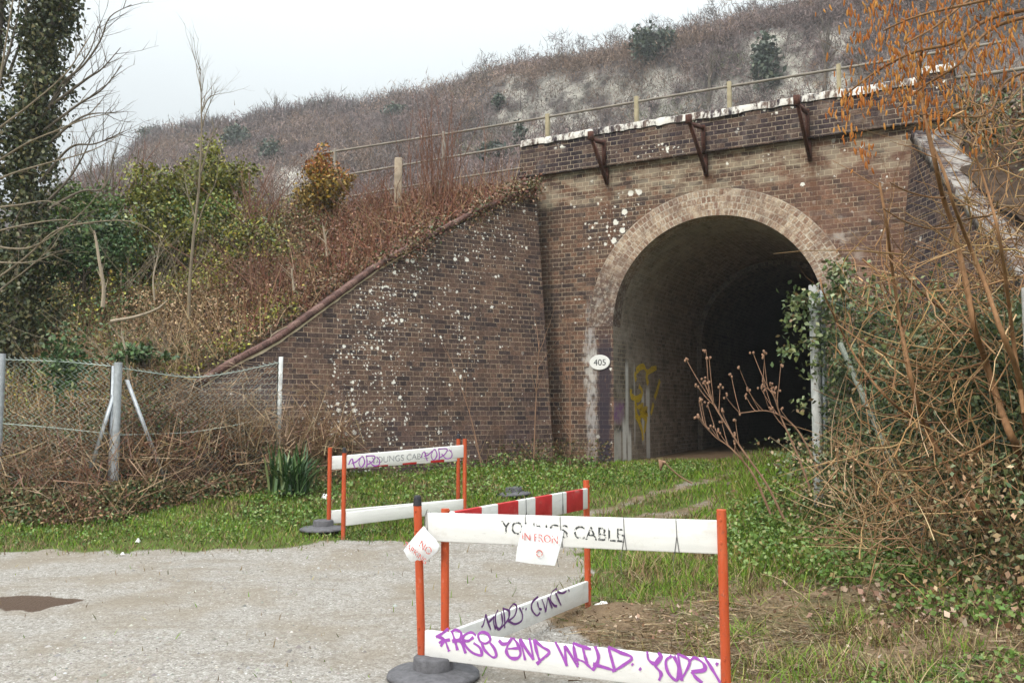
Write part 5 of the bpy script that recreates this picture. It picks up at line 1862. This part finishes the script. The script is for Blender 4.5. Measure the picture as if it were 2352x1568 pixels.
def hill_tree(px, py, h, label, ivy=0.0):
    for t_ in np.linspace(0, 1.02, 200):
        p = hill_pt(px, t_)
        if proj(p)[1] <= py: break
    sc = FPX / p[1]
    H_ = h / sc
    t = thing('bare_hill_tree', p, label, 'tree', 'leafless trees on the chalk hill')
    ac = Acc()
    tr = spline([p - [0, 0, .5], p + [.1, 0, H_ * .4], p + [.25, 0, H_ * .75]], 8)
    ac.add(*tube(tr, np.linspace(.22, .07, len(tr)), 5))
    ac.build('trunk', M_GREY, t)
    ac = Acc()
    shoots(ac, tr, .09, 11, H_ * .55, None, .9, 3, 5, .35, None, .3)
    ac.build('crown', M_GREY, t)
    if ivy:
        n = 500
        q = tr[rng.integers(0, 5, n)] + rng.normal(size=(n, 3)) * [.42, .42, .5]
        ac = Acc()
        P3(ac, leaves(q, .35, pick(PAL_HILL, n)))
        ac.build('ivy', M_LEAF, t)
hill_tree(620, 252, 80, 'bare tree with an ivy wrapped trunk standing out on the skyline', 1)
hill_tree(672, 240, 42, 'small bare tree on the skyline right of the ivy wrapped one')
hill_tree(700, 233, 50, 'bare spreading tree on the skyline, second to the right of the ivy wrapped one')
hill_tree(562, 272, 48, 'thin bare tree on the skyline left of the ivy wrapped one')
hill_tree(1165, 160, 42, 'lone bare pole like tree on the skyline at the middle of the hill')
hill_tree(1905, 235, 150, 'crooked bare tree in front of the white chalk face')
hill_tree(1990, 215, 170, 'bare tree on the hill behind the catkins')
hill_tree(1640, 230, 110, 'thin bare tree at the foot of the chalk above the railing')

# ivy clad tree on the left
PAL_IVYT = [(3, 0.041, 0.057, 0.024), (3, 0.065, 0.078, 0.030), (2, 0.101, 0.101, 0.035), (1.2, 0.149, 0.128, 0.047), (0.6, 0.176, 0.189, 0.115)]
def ivy_tree(label, axis_, width, n, Yd, branches, size=.10):
    t = thing('ivy_clad_tree', at(*axis_[0], Yd), label, 'tree', 'ivy clad trees on the bank')
    ax = spline([at(*q, Yd) for q in axis_], 40)
    ac = Acc().add(*tube(ax, np.linspace(.17, .06, len(ax)), 8))
    ac.build('trunk', M_GREY, t, True)
    ac = Acc()
    for b in branches:
        p = spline([at(*q, Yd - .2) for q in b], 24)
        ac.add(*tube(p, np.linspace(.028, .006, len(p)), 5))
        shoots(ac, p, .010, 12, .75, None, .35, 3, 2, .35, None, .25)
    ac.build('branches', M_GREY, t)
    ac = Acc()
    nc = n // 55
    f = rng.random(nc) * (len(ax) - 1)
    i = f.astype(int)
    w = np.interp(f / len(ax), np.linspace(0, 1, len(width)), width)
    K = ax[i] + rdir(nc) * np.stack([w * .85, w * .85, w * .3], -1) * rng.uniform(.4, 1.05, (nc, 1))
    j = rng.integers(0, nc, n)
    P = K[j] + rng.normal(size=(n, 3)) * [.11, .11, .14]
    P[:, 2] -= rng.random(n) * .12
    col = pick(PAL_IVYT, n) * rng.uniform(.75, 1.3, nc)[j][:, None]
    P3(ac, leaves(P, rng.uniform(size * .6, size * 1.15, n), col, .8))
    ac.build('ivy', M_LEAF, t)
    return t
ivy_tree('tall tree thickly clad in ivy at the left edge of the bank', [(45, 830), (55, 640), (62, 420), (88, 220), (122, 20), (150, -160)], [.72, .70, .62, .58, .58, .50, .5], 21000, 15.2,
         [[(110, 250), (144, 191), (191, 151), (230, 94), (252, 40), (302, 11)], [(120, 240), (201, 180), (234, 158), (277, 110)], [(100, 300), (180, 240), (235, 205), (280, 150)],
          [(60, 330), (95, 270), (150, 195), (205, 120), (225, 60)], [(60, 200), (90, 110), (130, 30), (150, -30)], [(20, 170), (45, 100), (60, 20), (68, -30)],
          [(110, 330), (170, 280), (210, 262), (268, 260)], [(90, 420), (160, 340), (220, 330), (290, 300)], [(110, 480), (185, 440), (240, 430), (262, 350)], [(90, 480), (150, 420), (190, 360), (215, 300)]])
ivy_tree('second ivy clad trunk cut off by the left edge of the picture', [(-60, 830), (-45, 600), (-22, 300), (-8, 100), (5, -80)], [.45, .35, .25, .22, .22, .2], 4200, 15.0, [[(-10, 200), (20, 120), (40, 40), (45, -20)]])
# bare spreading boughs in front of it
def bare_tree(name, label, Yd, trunk, boughs, mat, r=.03, ns=9, L=.7, cat='tree', up=.4, group=None, sub=2):
    t = thing(name, at(*trunk[0], Yd), label, cat, group)
    p = spline([at(*q, Yd) for q in trunk], 30)
    ac = Acc().add(*tube(p, np.linspace(r, r * .18, len(p)), 7))
    if name == 'sapling': shoots(ac, p, r * .28, 16, .8, None, .9, 4, 3, .25, None, .4)
    ac.build('trunk', mat, t, True)
    ac = Acc()
    for b in boughs:
        dy = rng.uniform(-.35, .35)
        q = spline([at(*v, Yd + dy * i / len(b)) for i, v in enumerate(b)], 20)
        rb = r * .45
        ac.add(*tube(q, np.linspace(rb, rb * .25, len(q)), 5))
        shoots(ac, q, rb * .4, ns, L, None, up, 3, sub, .3, None, .2)
    ac.build('branches', mat, t)
    return t
bare_tree('bare_tree', 'leafless tree with long drooping pale boughs at the left edge', 10.8, [(-40, 1000), (-48, 780), (-38, 560), (-20, 330), (10, 120), (40, -60)],
          [[(-35, 660), (60, 590), (120, 535), (180, 515), (300, 508), (375, 548)], [(-45, 560), (40, 572), (90, 560), (150, 520), (205, 470), (262, 395)], [(-30, 480), (50, 470), (110, 462), (160, 480)], [(-45, 600), (30, 604), (80, 600), (130, 580)],
           [(-20, 380), (60, 330), (130, 300), (200, 272), (250, 262)], [(-10, 300), (70, 240), (150, 170), (190, 110), (215, 70)], [(-25, 420), (40, 395), (120, 372), (200, 350), (262, 320)], [(-35, 540), (40, 520), (140, 505), (200, 515)], [(-40, 700), (20, 650), (60, 620), (130, 560)]], M_BOUGH, .034, 7, .5)
bare_tree('sapling', 'tall pale leafless sapling standing in the middle of the bank', 14.3, [(433, 760), (436, 650), (445, 540), (456, 440), (460, 380), (463, 300), (462, 220), (461, 158)],
          [[(446, 540), (470, 470), (495, 420), (500, 380)], [(460, 400), (478, 340), (490, 300), (486, 270)], [(462, 300), (475, 255), (500, 200)], [(462, 260), (480, 225), (505, 215)], [(436, 640), (460, 600), (490, 570)], [(448, 500), (430, 440), (420, 380)]], M_BOUGH, .030, 6, .5)
for pth, Yd, lb, r in (([(236, 705), (238, 660), (228, 600), (222, 560), (216, 530)], 13.9, 'crooked pale dead stem on the bank left of the tall sapling', .035), ([(296, 880), (292, 830), (285, 790), (280, 770)], 12.4, 'short pale stem rising behind the fence post', .022),
                       ([(630, 835), (628, 800), (622, 775), (640, 760), (660, 750)], 13.2, 'bent dead stem close above the wing wall coping', .018), ([(675, 668), (672, 640), (669, 616)], 14.0, 'short straight pale stump stick on the bank above the coping', .022),
                       ([(355, 690), (352, 640), (362, 590), (366, 560)], 14.4, 'pair of thin pale sticks between the crooked stem and the sapling', .018), ([(752, 590), (748, 555), (742, 520)], 15.6, 'forked pale dead stick below the golden bush', .03)):
    p = spline([at(*q, Yd) for q in pth], 16)
    ac = Acc().add(*tube(p, np.linspace(r, r * .5, len(p)), 6))
    shoots(ac, p, r * .45, 4, .35, None, .5, 4, 0, .25)
    tag(ac.build('dead_sapling', M_PALE), lb, 'sapling', 'pale dead saplings on the bank')
p = spline([at(*q, 13.6) for q in ((255, 738), (310, 728), (360, 710), (385, 690))], 14)
tag(Acc().add(*tube(p, np.linspace(.03, .012, len(p)), 6)).build('fallen_branch', M_PALE), 'pale fallen branch lying on the bank left of the tall sapling', 'branch')
def twig_bush(name, label, px, py, Yd, wpx, hpx, n, mat, r=.009, cat='shrub', group=None, spread=.5):
    c = at(px, py, Yd)
    sc = FPX / Yd
    t = thing(name, c, label, cat, group)
    ac = Acc()
    for i in range(n):
        b = c + [rng.normal() * wpx / sc * .22, rng.normal() * .25, -.15]
        h = hpx / sc * rng.uniform(.35, 1.0)
        e = b + [rng.normal() * wpx / sc * spread * h / (hpx / sc), rng.normal() * .3, h]
        q = spline([b, (b + e) / 2 + rng.normal(size=3) * [.06, .06, .03], e], 10)
        ac.add(*tube(q, np.linspace(r, r * .3, len(q)), 4))
        shoots(ac, q, r * .5, 5, h * .28, None, .9, 3, 0, .2, None, .35)
    ac.build('twigs', mat, t)
M_REDTWIG = bark('red_brown_twig', (.20, .105, .075))
GT = 'leafless twiggy shrubs on the bank'
twig_bush('twiggy_shrub', 'large reddish leafless shrub growing through the railing left of the parapet', 1010, 470, 16.6, 150, 300, 60, M_REDTWIG, .010, group=GT, spread=.33)
twig_bush('twiggy_shrub', 'reddish brown leafless shrub between the golden bush and the olive bushes', 590, 520, 17.4, 150, 160, 46, M_REDTWIG, .010, group=GT)
twig_bush('twiggy_shrub', 'thin leafless shrub at the left end of the bank against the sky', 255, 480, 18.0, 130, 230, 30, M_GREY, .010, group=GT)
twig_bush('twiggy_shrub', 'dull red shrub along the crest right of the golden bush', 860, 470, 17.2, 200, 120, 55, M_REDTWIG, .009, group=GT)
bush('ivy_bush', 'yellowish bush low on the bank right of the pale sapling', at(560, 560, 16.2), [.7, .5, .42], 2600, PAL_OLIVE + PAL_MIX[:3], .075, group=GI)
bush('ivy_bush', 'ragged green bush between the two olive bushes on the crest', at(450, 520, 17.0), [.6, .5, .5], 3000, PAL_OLIVE + PAL_WEED, .08, group=GI)
twig_bush('twiggy_shrub', 'tan leafless scrub in front of the olive bushes, left of the sapling', 360, 640, 15.0, 260, 190, 34, M_BOUGH, .0055, group=GT)
twig_bush('twiggy_shrub', 'reddish leafless scrub half way up the bank right of the sapling', 600, 660, 15.0, 300, 150, 70, M_REDTWIG, .007, group=GT)
twig_bush('twiggy_shrub', 'tan leafless scrub low on the bank above the wire fence', 330, 800, 12.9, 330, 130, 44, M_BOUGH, .005, group=GT)
twig_bush('twiggy_shrub', 'brown leafless shrub on the crest behind the ivy mound', 300, 470, 18.5, 160, 170, 34, M_REDTWIG, .011, group=GT)
for (px, py, hp, Yd, lb) in ((1225, 1075, 300, 14.2, 'forked dead weed standing against the foot of the wing wall'), (1110, 1075, 260, 13.9, 'leaning thin dead weed at the foot of the wing wall'), (1310, 1075, 290, 14.6, 'straight thin dead stalk where the wing wall meets the front')):
    c = at(px, py, Yd)
    c[2] = gz(c[0], c[1])
    sc = FPX / Yd
    ac = Acc()
    lean = {1225: .1, 1110: -.5, 1310: .0}[px]
    q = spline([c, c + [lean * .4, 0, hp / sc * .5], c + [lean, 0, hp / sc]], 14)
    ac.add(*tube(q, np.linspace(.012, .004, len(q)), 5))
    shoots(ac, q, .007, 5, .85, None, 1.1, 4, 0, .15, None, .1)
    tag(ac.build('dead_weed', M_DEAD), lb, 'weed', 'dead weeds before the wing wall')
def wall_stalks():
    ac = Acc()
    n = 260
    px = rng.uniform(760, 1370, n)
    P = np.array([G(q, 1075 - 20 * smooth(1000, 760, q)) for q in px])
    V, F, C = slivers(P + rng.normal(size=(n, 3)) * [.1, .12, 0], rdir(n, 2.2), rng.uniform(.2, .9, n), .010, pick(PAL_DRY, n) * .6)
    ac.add(V, F, C)
    n = 3000
    px = rng.uniform(770, 1400, n)
    P = np.stack([np.interp(px, [770, 1400], [G(770, 1050)[0], G(1400, 1072)[0]]), np.interp(px, [770, 1400], [G(770, 1050)[1] - .1, G(1400, 1072)[1] - .15]), 0 * px], -1) + rng.normal(size=(n, 3)) * [0, .12, 0]
    P[:, 2] = gz(P[:, 0], P[:, 1]) + rng.random(n) ** 1.5 * .45
    P3(ac, leaves(P, .05, pick(PAL_MIX, n)))
    tag(ac.build('wall_foot_weeds', M_LEAF), kind='stuff')
wall_stalks()

# strap-leaved plant at the fence end
c = G(668, 1105)
c = at(668, 1085, 11.6); c[2] = gz(c[0], c[1]) + .05
t = thing('strap_leaved_plant', c, 'dark green strap leaved plant at the end of the left fence', 'plant')
n = 190
ac = Acc()
a = rng.uniform(0, 2 * np.pi, n)
L = rng.uniform(.35, .72, n)
out = np.stack([np.cos(a), np.sin(a), 0 * a], -1)
side = np.stack([-np.sin(a), np.cos(a), 0 * a], -1)
sp = rng.uniform(.15, .9, n)[:, None]
f = np.linspace(0, 1, 6)
V = []
b0 = c + rng.normal(size=(n, 3)) * [.10, .10, 0]
for q in f:
    p = b0 + out * sp * L[:, None] * q ** 1.2 + UP * (L * (1.15 * q - .75 * q ** 2.3 * sp[:, 0]))[:, None]
    w = (.017 * (1 - q ** 3) + .001)
    V += [p - side * w, p + side * w]
V = np.stack(V, 1).reshape(-1, 3)
k = np.arange(n)[:, None] * 12
for i in range(5):
    ac.F.append((k + np.array([2 * i, 2 * i + 1, 2 * i + 3, 2 * i + 2])))
ac.V, ac.n = [V], len(V)
ac.C = [np.repeat(pick([(3, .030, .075, .022), (2, .055, .115, .034), (1.4, .13, .20, .075), (.6, .20, .24, .10)], n), 12, axis=0)]
ac.build('strap_leaves', M_LEAF, t)

# ------------------------------------------------------------------ right side: ivy, hazel, catkins, dead flower stems
def right_ivy():
    acc = Acc()
    n = 100000
    f = rng.random(n) ** .9
    base = r0 * (1 - f[:, None]) + (r1 + [.25, -1.4, 0]) * f[:, None]
    off = np.abs(rng.normal(size=n)) * .55 + .02
    x = base[:, 0] + off + rng.normal(size=n) * .05
    y = base[:, 1] + rng.normal(size=n) * .12
    top = np.interp(f, [0, .06, .2, .5, 1], [1.95, 1.9, 1.95, 2.05, 2.2]) + (fbm(y, off, 1.2) - .5) * .7 + np.clip(off, 0, 2) * .35
    clump = fbm(y * 1.5, x + 3, 1.6)
    z = gz(x, y) + (top - .2) * (rng.random(n) ** .75)
    keep = rng.random(n) < smooth(.22, .5, fbm(y + x, z * 1.3, 1.5)) * smooth(-.2, .35, z - gz(x, y)) * (.6 + .4 * smooth(.3, 1.2, z))
    P = np.stack([x, y, z], -1)[keep]
    n = len(P)
    col = pick(PAL_IVY, n) * (.75 + .6 * fbm(P[:, 1] * 2, P[:, 2] * 2, 1.1))[:, None]
    P3(acc, leaves(P, rng.uniform(.032, .072, n), col, .5))
    # drier bramble low down
    n = 12000
    f = rng.random(n)
    b = r0 * (1 - f[:, None]) + (r1 + [.1, -1.6, 0]) * f[:, None]
    x = b[:, 0] + rng.normal(size=n) * .30 - .15
    y = b[:, 1] + rng.normal(size=n) * .15
    P = np.stack([x, y, gz(x, y) + rng.random(n) ** 1.3 * 1.0], -1)
    P3(acc, leaves(P, rng.uniform(.03, .06, n), pick(PAL_MIX + PAL_IVY + PAL_DRY[:2], n) * 1.15))
    # sprays reaching out over the track by the post
    for (px, py, s_, m_) in ((1845, 690, .10, 120), (1818, 735, .06, 50), (1815, 800, .07, 60), (1915, 695, .13, 300), (1925, 615, .06, 90), (1930, 650, .08, 120), (1858, 785, .04, 26), (1838, 930, .05, 25), (1832, 1010, .08, 45), (1830, 1060, .10, 70), (1905, 770, .07, 120), (1835, 690, .04, 40), (2000, 715, .25, 600), (1960, 800, .3, 800), (2080, 760, .3, 700), (2050, 930, .35, 700), (2180, 720, .3, 600), (2250, 900, .35, 600), (1950, 900, .16, 180), (2150, 1080, .35, 500)):
        c = at(px, py, 9.95)
        P = c + rng.normal(size=(m_, 3)) * [s_, .1, s_ * .9]
        P3(acc, leaves(P, rng.uniform(.05, .085, m_), pick(PAL_IVY, m_) * 1.25, .5))
    tag(acc.build('ivy_thicket', M_LEAF), kind='stuff')
right_ivy()
def right_bank():
    """ivy, bramble and old twigs over the bank behind the right wing wall"""
    acc = Acc()
    n = 60000
    s = rng.uniform(5.2, 16, n)
    d = rng.uniform(-8.5, 1.5, n)
    ok = s > 5.5 - np.minimum(d, 0) * .52
    s, d = s[ok], d[ok]
    P = bp(s, d, bank_z(s, d, True))
    P[:, 2] += rng.random(len(P)) * (.3 + 1.1 * fbm(P[:, 0], P[:, 1], .8))
    col = pick(PAL_MIX, len(P))
    k = rng.random(len(P)) < smooth(.45, .6, fbm(P[:, 0], P[:, 1] + P[:, 2], 1.0)) * .8
    col[k] = pick(PAL_IVY, int(k.sum()))
    k = rng.random(len(P)) < .25
    col[k] = pick(PAL_BROWN, int(k.sum()))
    P3(acc, leaves(P, rng.uniform(.05, .095, len(P)), col))
    n = 5200
    s = rng.uniform(5.6, 14, n)
    d = rng.uniform(-7.5, 2.5, n)
    ok = s > 5.8 - np.minimum(d, 0) * .52
    s, d = s[ok], d[ok]
    P = bp(s, d, bank_z(s, d, True))
    V, F, C = slivers(P, rdir(len(P), 1.5), rng.uniform(.4, 1.9, len(P)), .014, pick(PAL_BROWN, len(P)) * 1.2)
    acc.add(V, F, C)
    tag(acc.build('bank_ivy', M_LEAF), kind='stuff')
right_bank()

def twig_tangle():
    """bare suckers and old canes in front of the ivy"""
    acc = Acc()
    for i in range(1100):
        px, py = 1900 + 490 * rng.random() ** .62, rng.uniform(560, 1360)
        Yd = rng.uniform(6.2, 8.6)
        if i % 4 == 0:
            px, py, Yd = rng.uniform(2210, 2400), rng.uniform(230, 800), rng.uniform(6.4, 8.4)
        p = at(px, py, Yd)
        if p[2] < gz(p[0], p[1]): continue
        d = rdir(1, .25)[0] * [1, .6, 1]
        l = rng.uniform(.25, 1.0) * (.45 + .55 * smooth(1900, 2080, px))
        if px < 2050: d[0] = abs(d[0]) * .6
        t = np.linspace(0, 1, 7)[:, None]
        q = p + d * l * t + rdir(1)[0] * l * .35 * t ** 2 + rdir(7) * l * .02
        ctube(acc, q, .0055 * (1.25 - t[:, 0]) * rng.uniform(.5, 1.25), 4, pick(PAL_DRY, 1)[0] * np.array([1.06, .96, .84]) * rng.uniform(.5, 1.25))
    for i in range(420):
        px, py = rng.uniform(1900, 2390), rng.uniform(1020, 1330)
        p = at(px, py, rng.uniform(5.9, 8.0))
        if p[2] < gz(p[0], p[1]): continue
        d = rdir(1, .5)[0]
        l = rng.uniform(.2, .7)
        t = np.linspace(0, 1, 6)[:, None]
        ctube(acc, p + d * l * t + rdir(1)[0] * l * .3 * t ** 2, .004 * (1.25 - t[:, 0]) * rng.uniform(.6, 1.3), 3, pick(PAL_DRY, 1)[0] * rng.uniform(.7, 1.3))
    for i in range(160):
        px, py = rng.uniform(1700, 2200), rng.uniform(1190, 1420)
        p = G(px, py)
        d = rdir(1, 1.0)[0]
        l = rng.uniform(.15, .6)
        t = np.linspace(0, 1, 5)[:, None]
        ctube(acc, p + d * l * t - UP * l * .4 * t ** 2, .004 * (1.2 - t[:, 0]), 3, pick(PAL_DRY, 1)[0])
    tag(acc.build('bare_canes', M_TWIG), kind='stuff')
twig_tangle()

hz = thing('hazel_shrub', at(2345, 1330, 6.6), 'large brown stemmed hazel hung with orange catkins at the right edge', 'shrub')
HZ = [([(2352, 1330), (2330, 1262), (2284, 1216), (2234, 1159), (2176, 1069), (2130, 990), (2100, 900), (2085, 830), (2066, 730), (2048, 610), (2035, 507), (2020, 420)], 6.7, .024),
      ([(2385, 1340), (2360, 1160), (2337, 1035), (2319, 993), (2291, 917), (2265, 831), (2240, 759), (2226, 686), (2193, 535), (2165, 450), (2150, 382), (2125, 270), (2112, 190), (2116, 120)], 6.4, .030),
      ([(2176, 1069), (2125, 982), (2078, 949), (2024, 899), (1974, 834), (1938, 770), (1894, 679), (1884, 640)], 6.9, .013),
      ([(2140, 1010), (2132, 982), (2110, 931), (2089, 866), (2074, 794), (2060, 686), (2035, 507)], 6.9, .016),
      ([(2395, 1200), (2360, 1000), (2338, 860), (2300, 760), (2262, 650), (2225, 560), (2190, 470), (2170, 400), (2140, 330)], 6.1, .022),
      ([(2352, 950), (2330, 800), (2310, 640), (2290, 520), (2262, 420), (2230, 330)], 6.0, .016),
      ([(2265, 831), (2180, 852), (2080, 832), (1990, 790), (1920, 742)], 6.6, .010),
      ([(2330, 860), (2200, 870), (2110, 880), (2050, 880), (1970, 848)], 6.8, .009),
      ([(2240, 759), (2170, 715), (2105, 660), (2068, 620), (2040, 590)], 6.5, .010),
      ([(2170, 455), (2130, 452), (2085, 440), (2045, 420)], 6.4, .009), ([(2190, 522), (2140, 525), (2080, 510), (2030, 480)], 6.4, .009),
      ([(2300, 1000), (2200, 1050), (2100, 1080), (2000, 1070), (1935, 1040)], 6.3, .009), ([(2270, 1010), (2180, 1100), (2060, 1150), (1985, 1190)], 6.4, .008),
      ([(2392, 15), (2270, 45), (2190, 98), (2100, 120), (2020, 160), (1945, 215)], 6.0, .016), ([(2392, 30), (2290, 60), (2230, 110), (2200, 150), (2120, 200), (2060, 250)], 5.9, .014),
      ([(2392, 150), (2310, 190), (2270, 260), (2200, 268), (2100, 262)], 6.1, .010), ([(2392, 0), (2330, -10), (2200, 15), (2100, 40), (2030, 70)], 5.8, .014), ([(2320, -40), (2240, -10), (2150, 60), (2080, 100)], 5.7, .012)]
paths = []
for pth, Yd, r in HZ:
    p = spline([at(*q, Yd + .25 * math.sin(i * 1.7)) for i, q in enumerate(pth)], 40)
    ac = Acc().add(*tube(p, np.linspace(r, r * .4, len(p)), 7))
    shoots(ac, p, r * .28, 8, .55, None, .5, 4, 1, .3, None, .15)
    ac.build('stem', M_HAZEL, hz, False)
    paths.append(p)
def catkins():
    ac = Acc()
    spots = []
    for p in paths[13:]:
        f = rng.random(42)
        spots.append(p[(f * (len(p) - 1)).astype(int)] + rng.normal(size=(42, 3)) * [.10, .12, .11])
    for px, py, sx_, sy_, m_ in ((2080, 60, 75, 55, 190), (2010, 20, 40, 40, 90), (2160, 150, 60, 60, 150), (2060, 150, 35, 40, 90), (2230, 60, 60, 45, 110), (1965, 215, 26, 25, 60), (2130, 240, 50, 30, 80), (1925, 255, 14, 22, 16), (1985, 340, 22, 25, 22), (1960, 300, 12, 16, 10), (2060, 210, 40, 16, 40), (2310, 40, 40, 60, 80), (2290, 150, 40, 40, 50), (2250, 330, 18, 22, 14)):
        q = np.stack([at(px + rng.normal() * sx_, py + rng.normal() * sy_, 6.0 + rng.normal() * .25) for _ in range(m_)])
        spots.append(q)
    P = np.concatenate(spots)
    for c in P:
        L = rng.uniform(.032, .062)
        sw = rng.normal(size=2) * .006
        r = rng.uniform(.0045, .0075)
        q = np.array([c, c + [sw[0] * .3, sw[1] * .3, -L * .3], c + [sw[0], sw[1], -L * .7], c + [sw[0] * 1.5, sw[1] * 1.5, -L]])
        ac.add(*tube(q, [r * .5, r, r, r * .35], 5))
    tag(ac.build('catkins', M_CATKIN, hz), kind='stuff')
catkins()
GDS = 'dead flower stems beside the track'
for pth, Yd, lb in (([(1800, 1190), (1760, 1110), (1710, 1040), (1665, 970), (1640, 930), (1618, 880)], 7.9, 'tall dead flower stem with a cluster of pale seed heads before the dark arch'), ([(1770, 1180), (1730, 1090), (1680, 1030), (1640, 1000), (1605, 955)], 8.0, 'dead flower stem branching low, below the tallest cluster of seed heads'),
                    ([(1860, 1120), (1830, 1040), (1795, 960), (1775, 905), (1752, 885)], 8.6, 'thin dark dead stem nearest the pale fence post'), ([(1880, 1080), (1830, 985), (1770, 945), (1700, 948)], 8.8, 'arching dead stem leaning left from the fence post')):
    p = spline([at(*q, Yd) for q in pth], 24)
    t = thing('dead_flower_stem', p[0], lb, 'plant', GDS)
    ac = Acc().add(*tube(p, np.linspace(.011, .004, len(p)), 6))
    ends = []
    for i in range(9):
        j = rng.integers(len(p) // 3, len(p))
        d = (p[-1] - p[0]); d /= np.linalg.norm(d)
        d = d * .8 + rdir(1)[0] * .5 + UP * .25
        l = rng.uniform(.12, .34)
        q = p[j] + d * l * np.linspace(0, 1, 5)[:, None] + UP * l * .3 * (np.linspace(0, 1, 5) ** 2)[:, None]
        ac.add(*tube(q, np.linspace(.005, .003, 5), 4))
        ends.append(q[-1])
    ac.build('stalk', M_DEAD, t)
    ends.append(p[-1])
    ac = Acc()
    for e in ends:
        for _ in range(3):
            Q = e + rng.normal(size=3) * .012
            ac.add(*tube([Q - [0, 0, .012], Q - [0, 0, .004], Q + [0, 0, .008], Q + [0, 0, .014]], [.003, .010, .011, .003], 6))
    tag(ac.build('seed_heads', M_DEAD, t), kind='stuff')
p = spline([at(*q, 11.3) for q in ((1590, 1110), (1560, 1092), (1540, 1075), (1528, 1062))], 10)
tag(Acc().add(*tube(p, [.01] * len(p), 5)).add(*tube([p[-1], p[-1] + [-.05, 0, .02], p[-1] + [-.06, 0, -.10]], [.02, .045, .01], 6)).build('dead_stalk', M_DEAD), 'broken tan stalk drooping over the track before the arch', 'stalk')

# ------------------------------------------------------------------ the damp air that pales the hill
hv, hf = box_vf(np.array([-420, -60, -3.0]), [840, 0, 0], [0, 330, 0], [0, 0, 150])
hm = bpy.data.materials.new('damp_air')
hm.use_nodes = True
hnt = hm.node_tree
hnt.nodes.clear()
ho = hnt.nodes.new('ShaderNodeOutputMaterial')
hp = hnt.nodes.new('ShaderNodeVolumePrincipled')
hp.inputs['Color'].default_value = (.93, .95, .97, 1)
hp.inputs['Density'].default_value = .0010
hp.inputs['Anisotropy'].default_value = .2
hnt.links.new(hp.outputs[0], ho.inputs['Volume'])
hz_box = mesh_np('haze', hv, hf, hm)
tag(hz_box, kind='stuff')
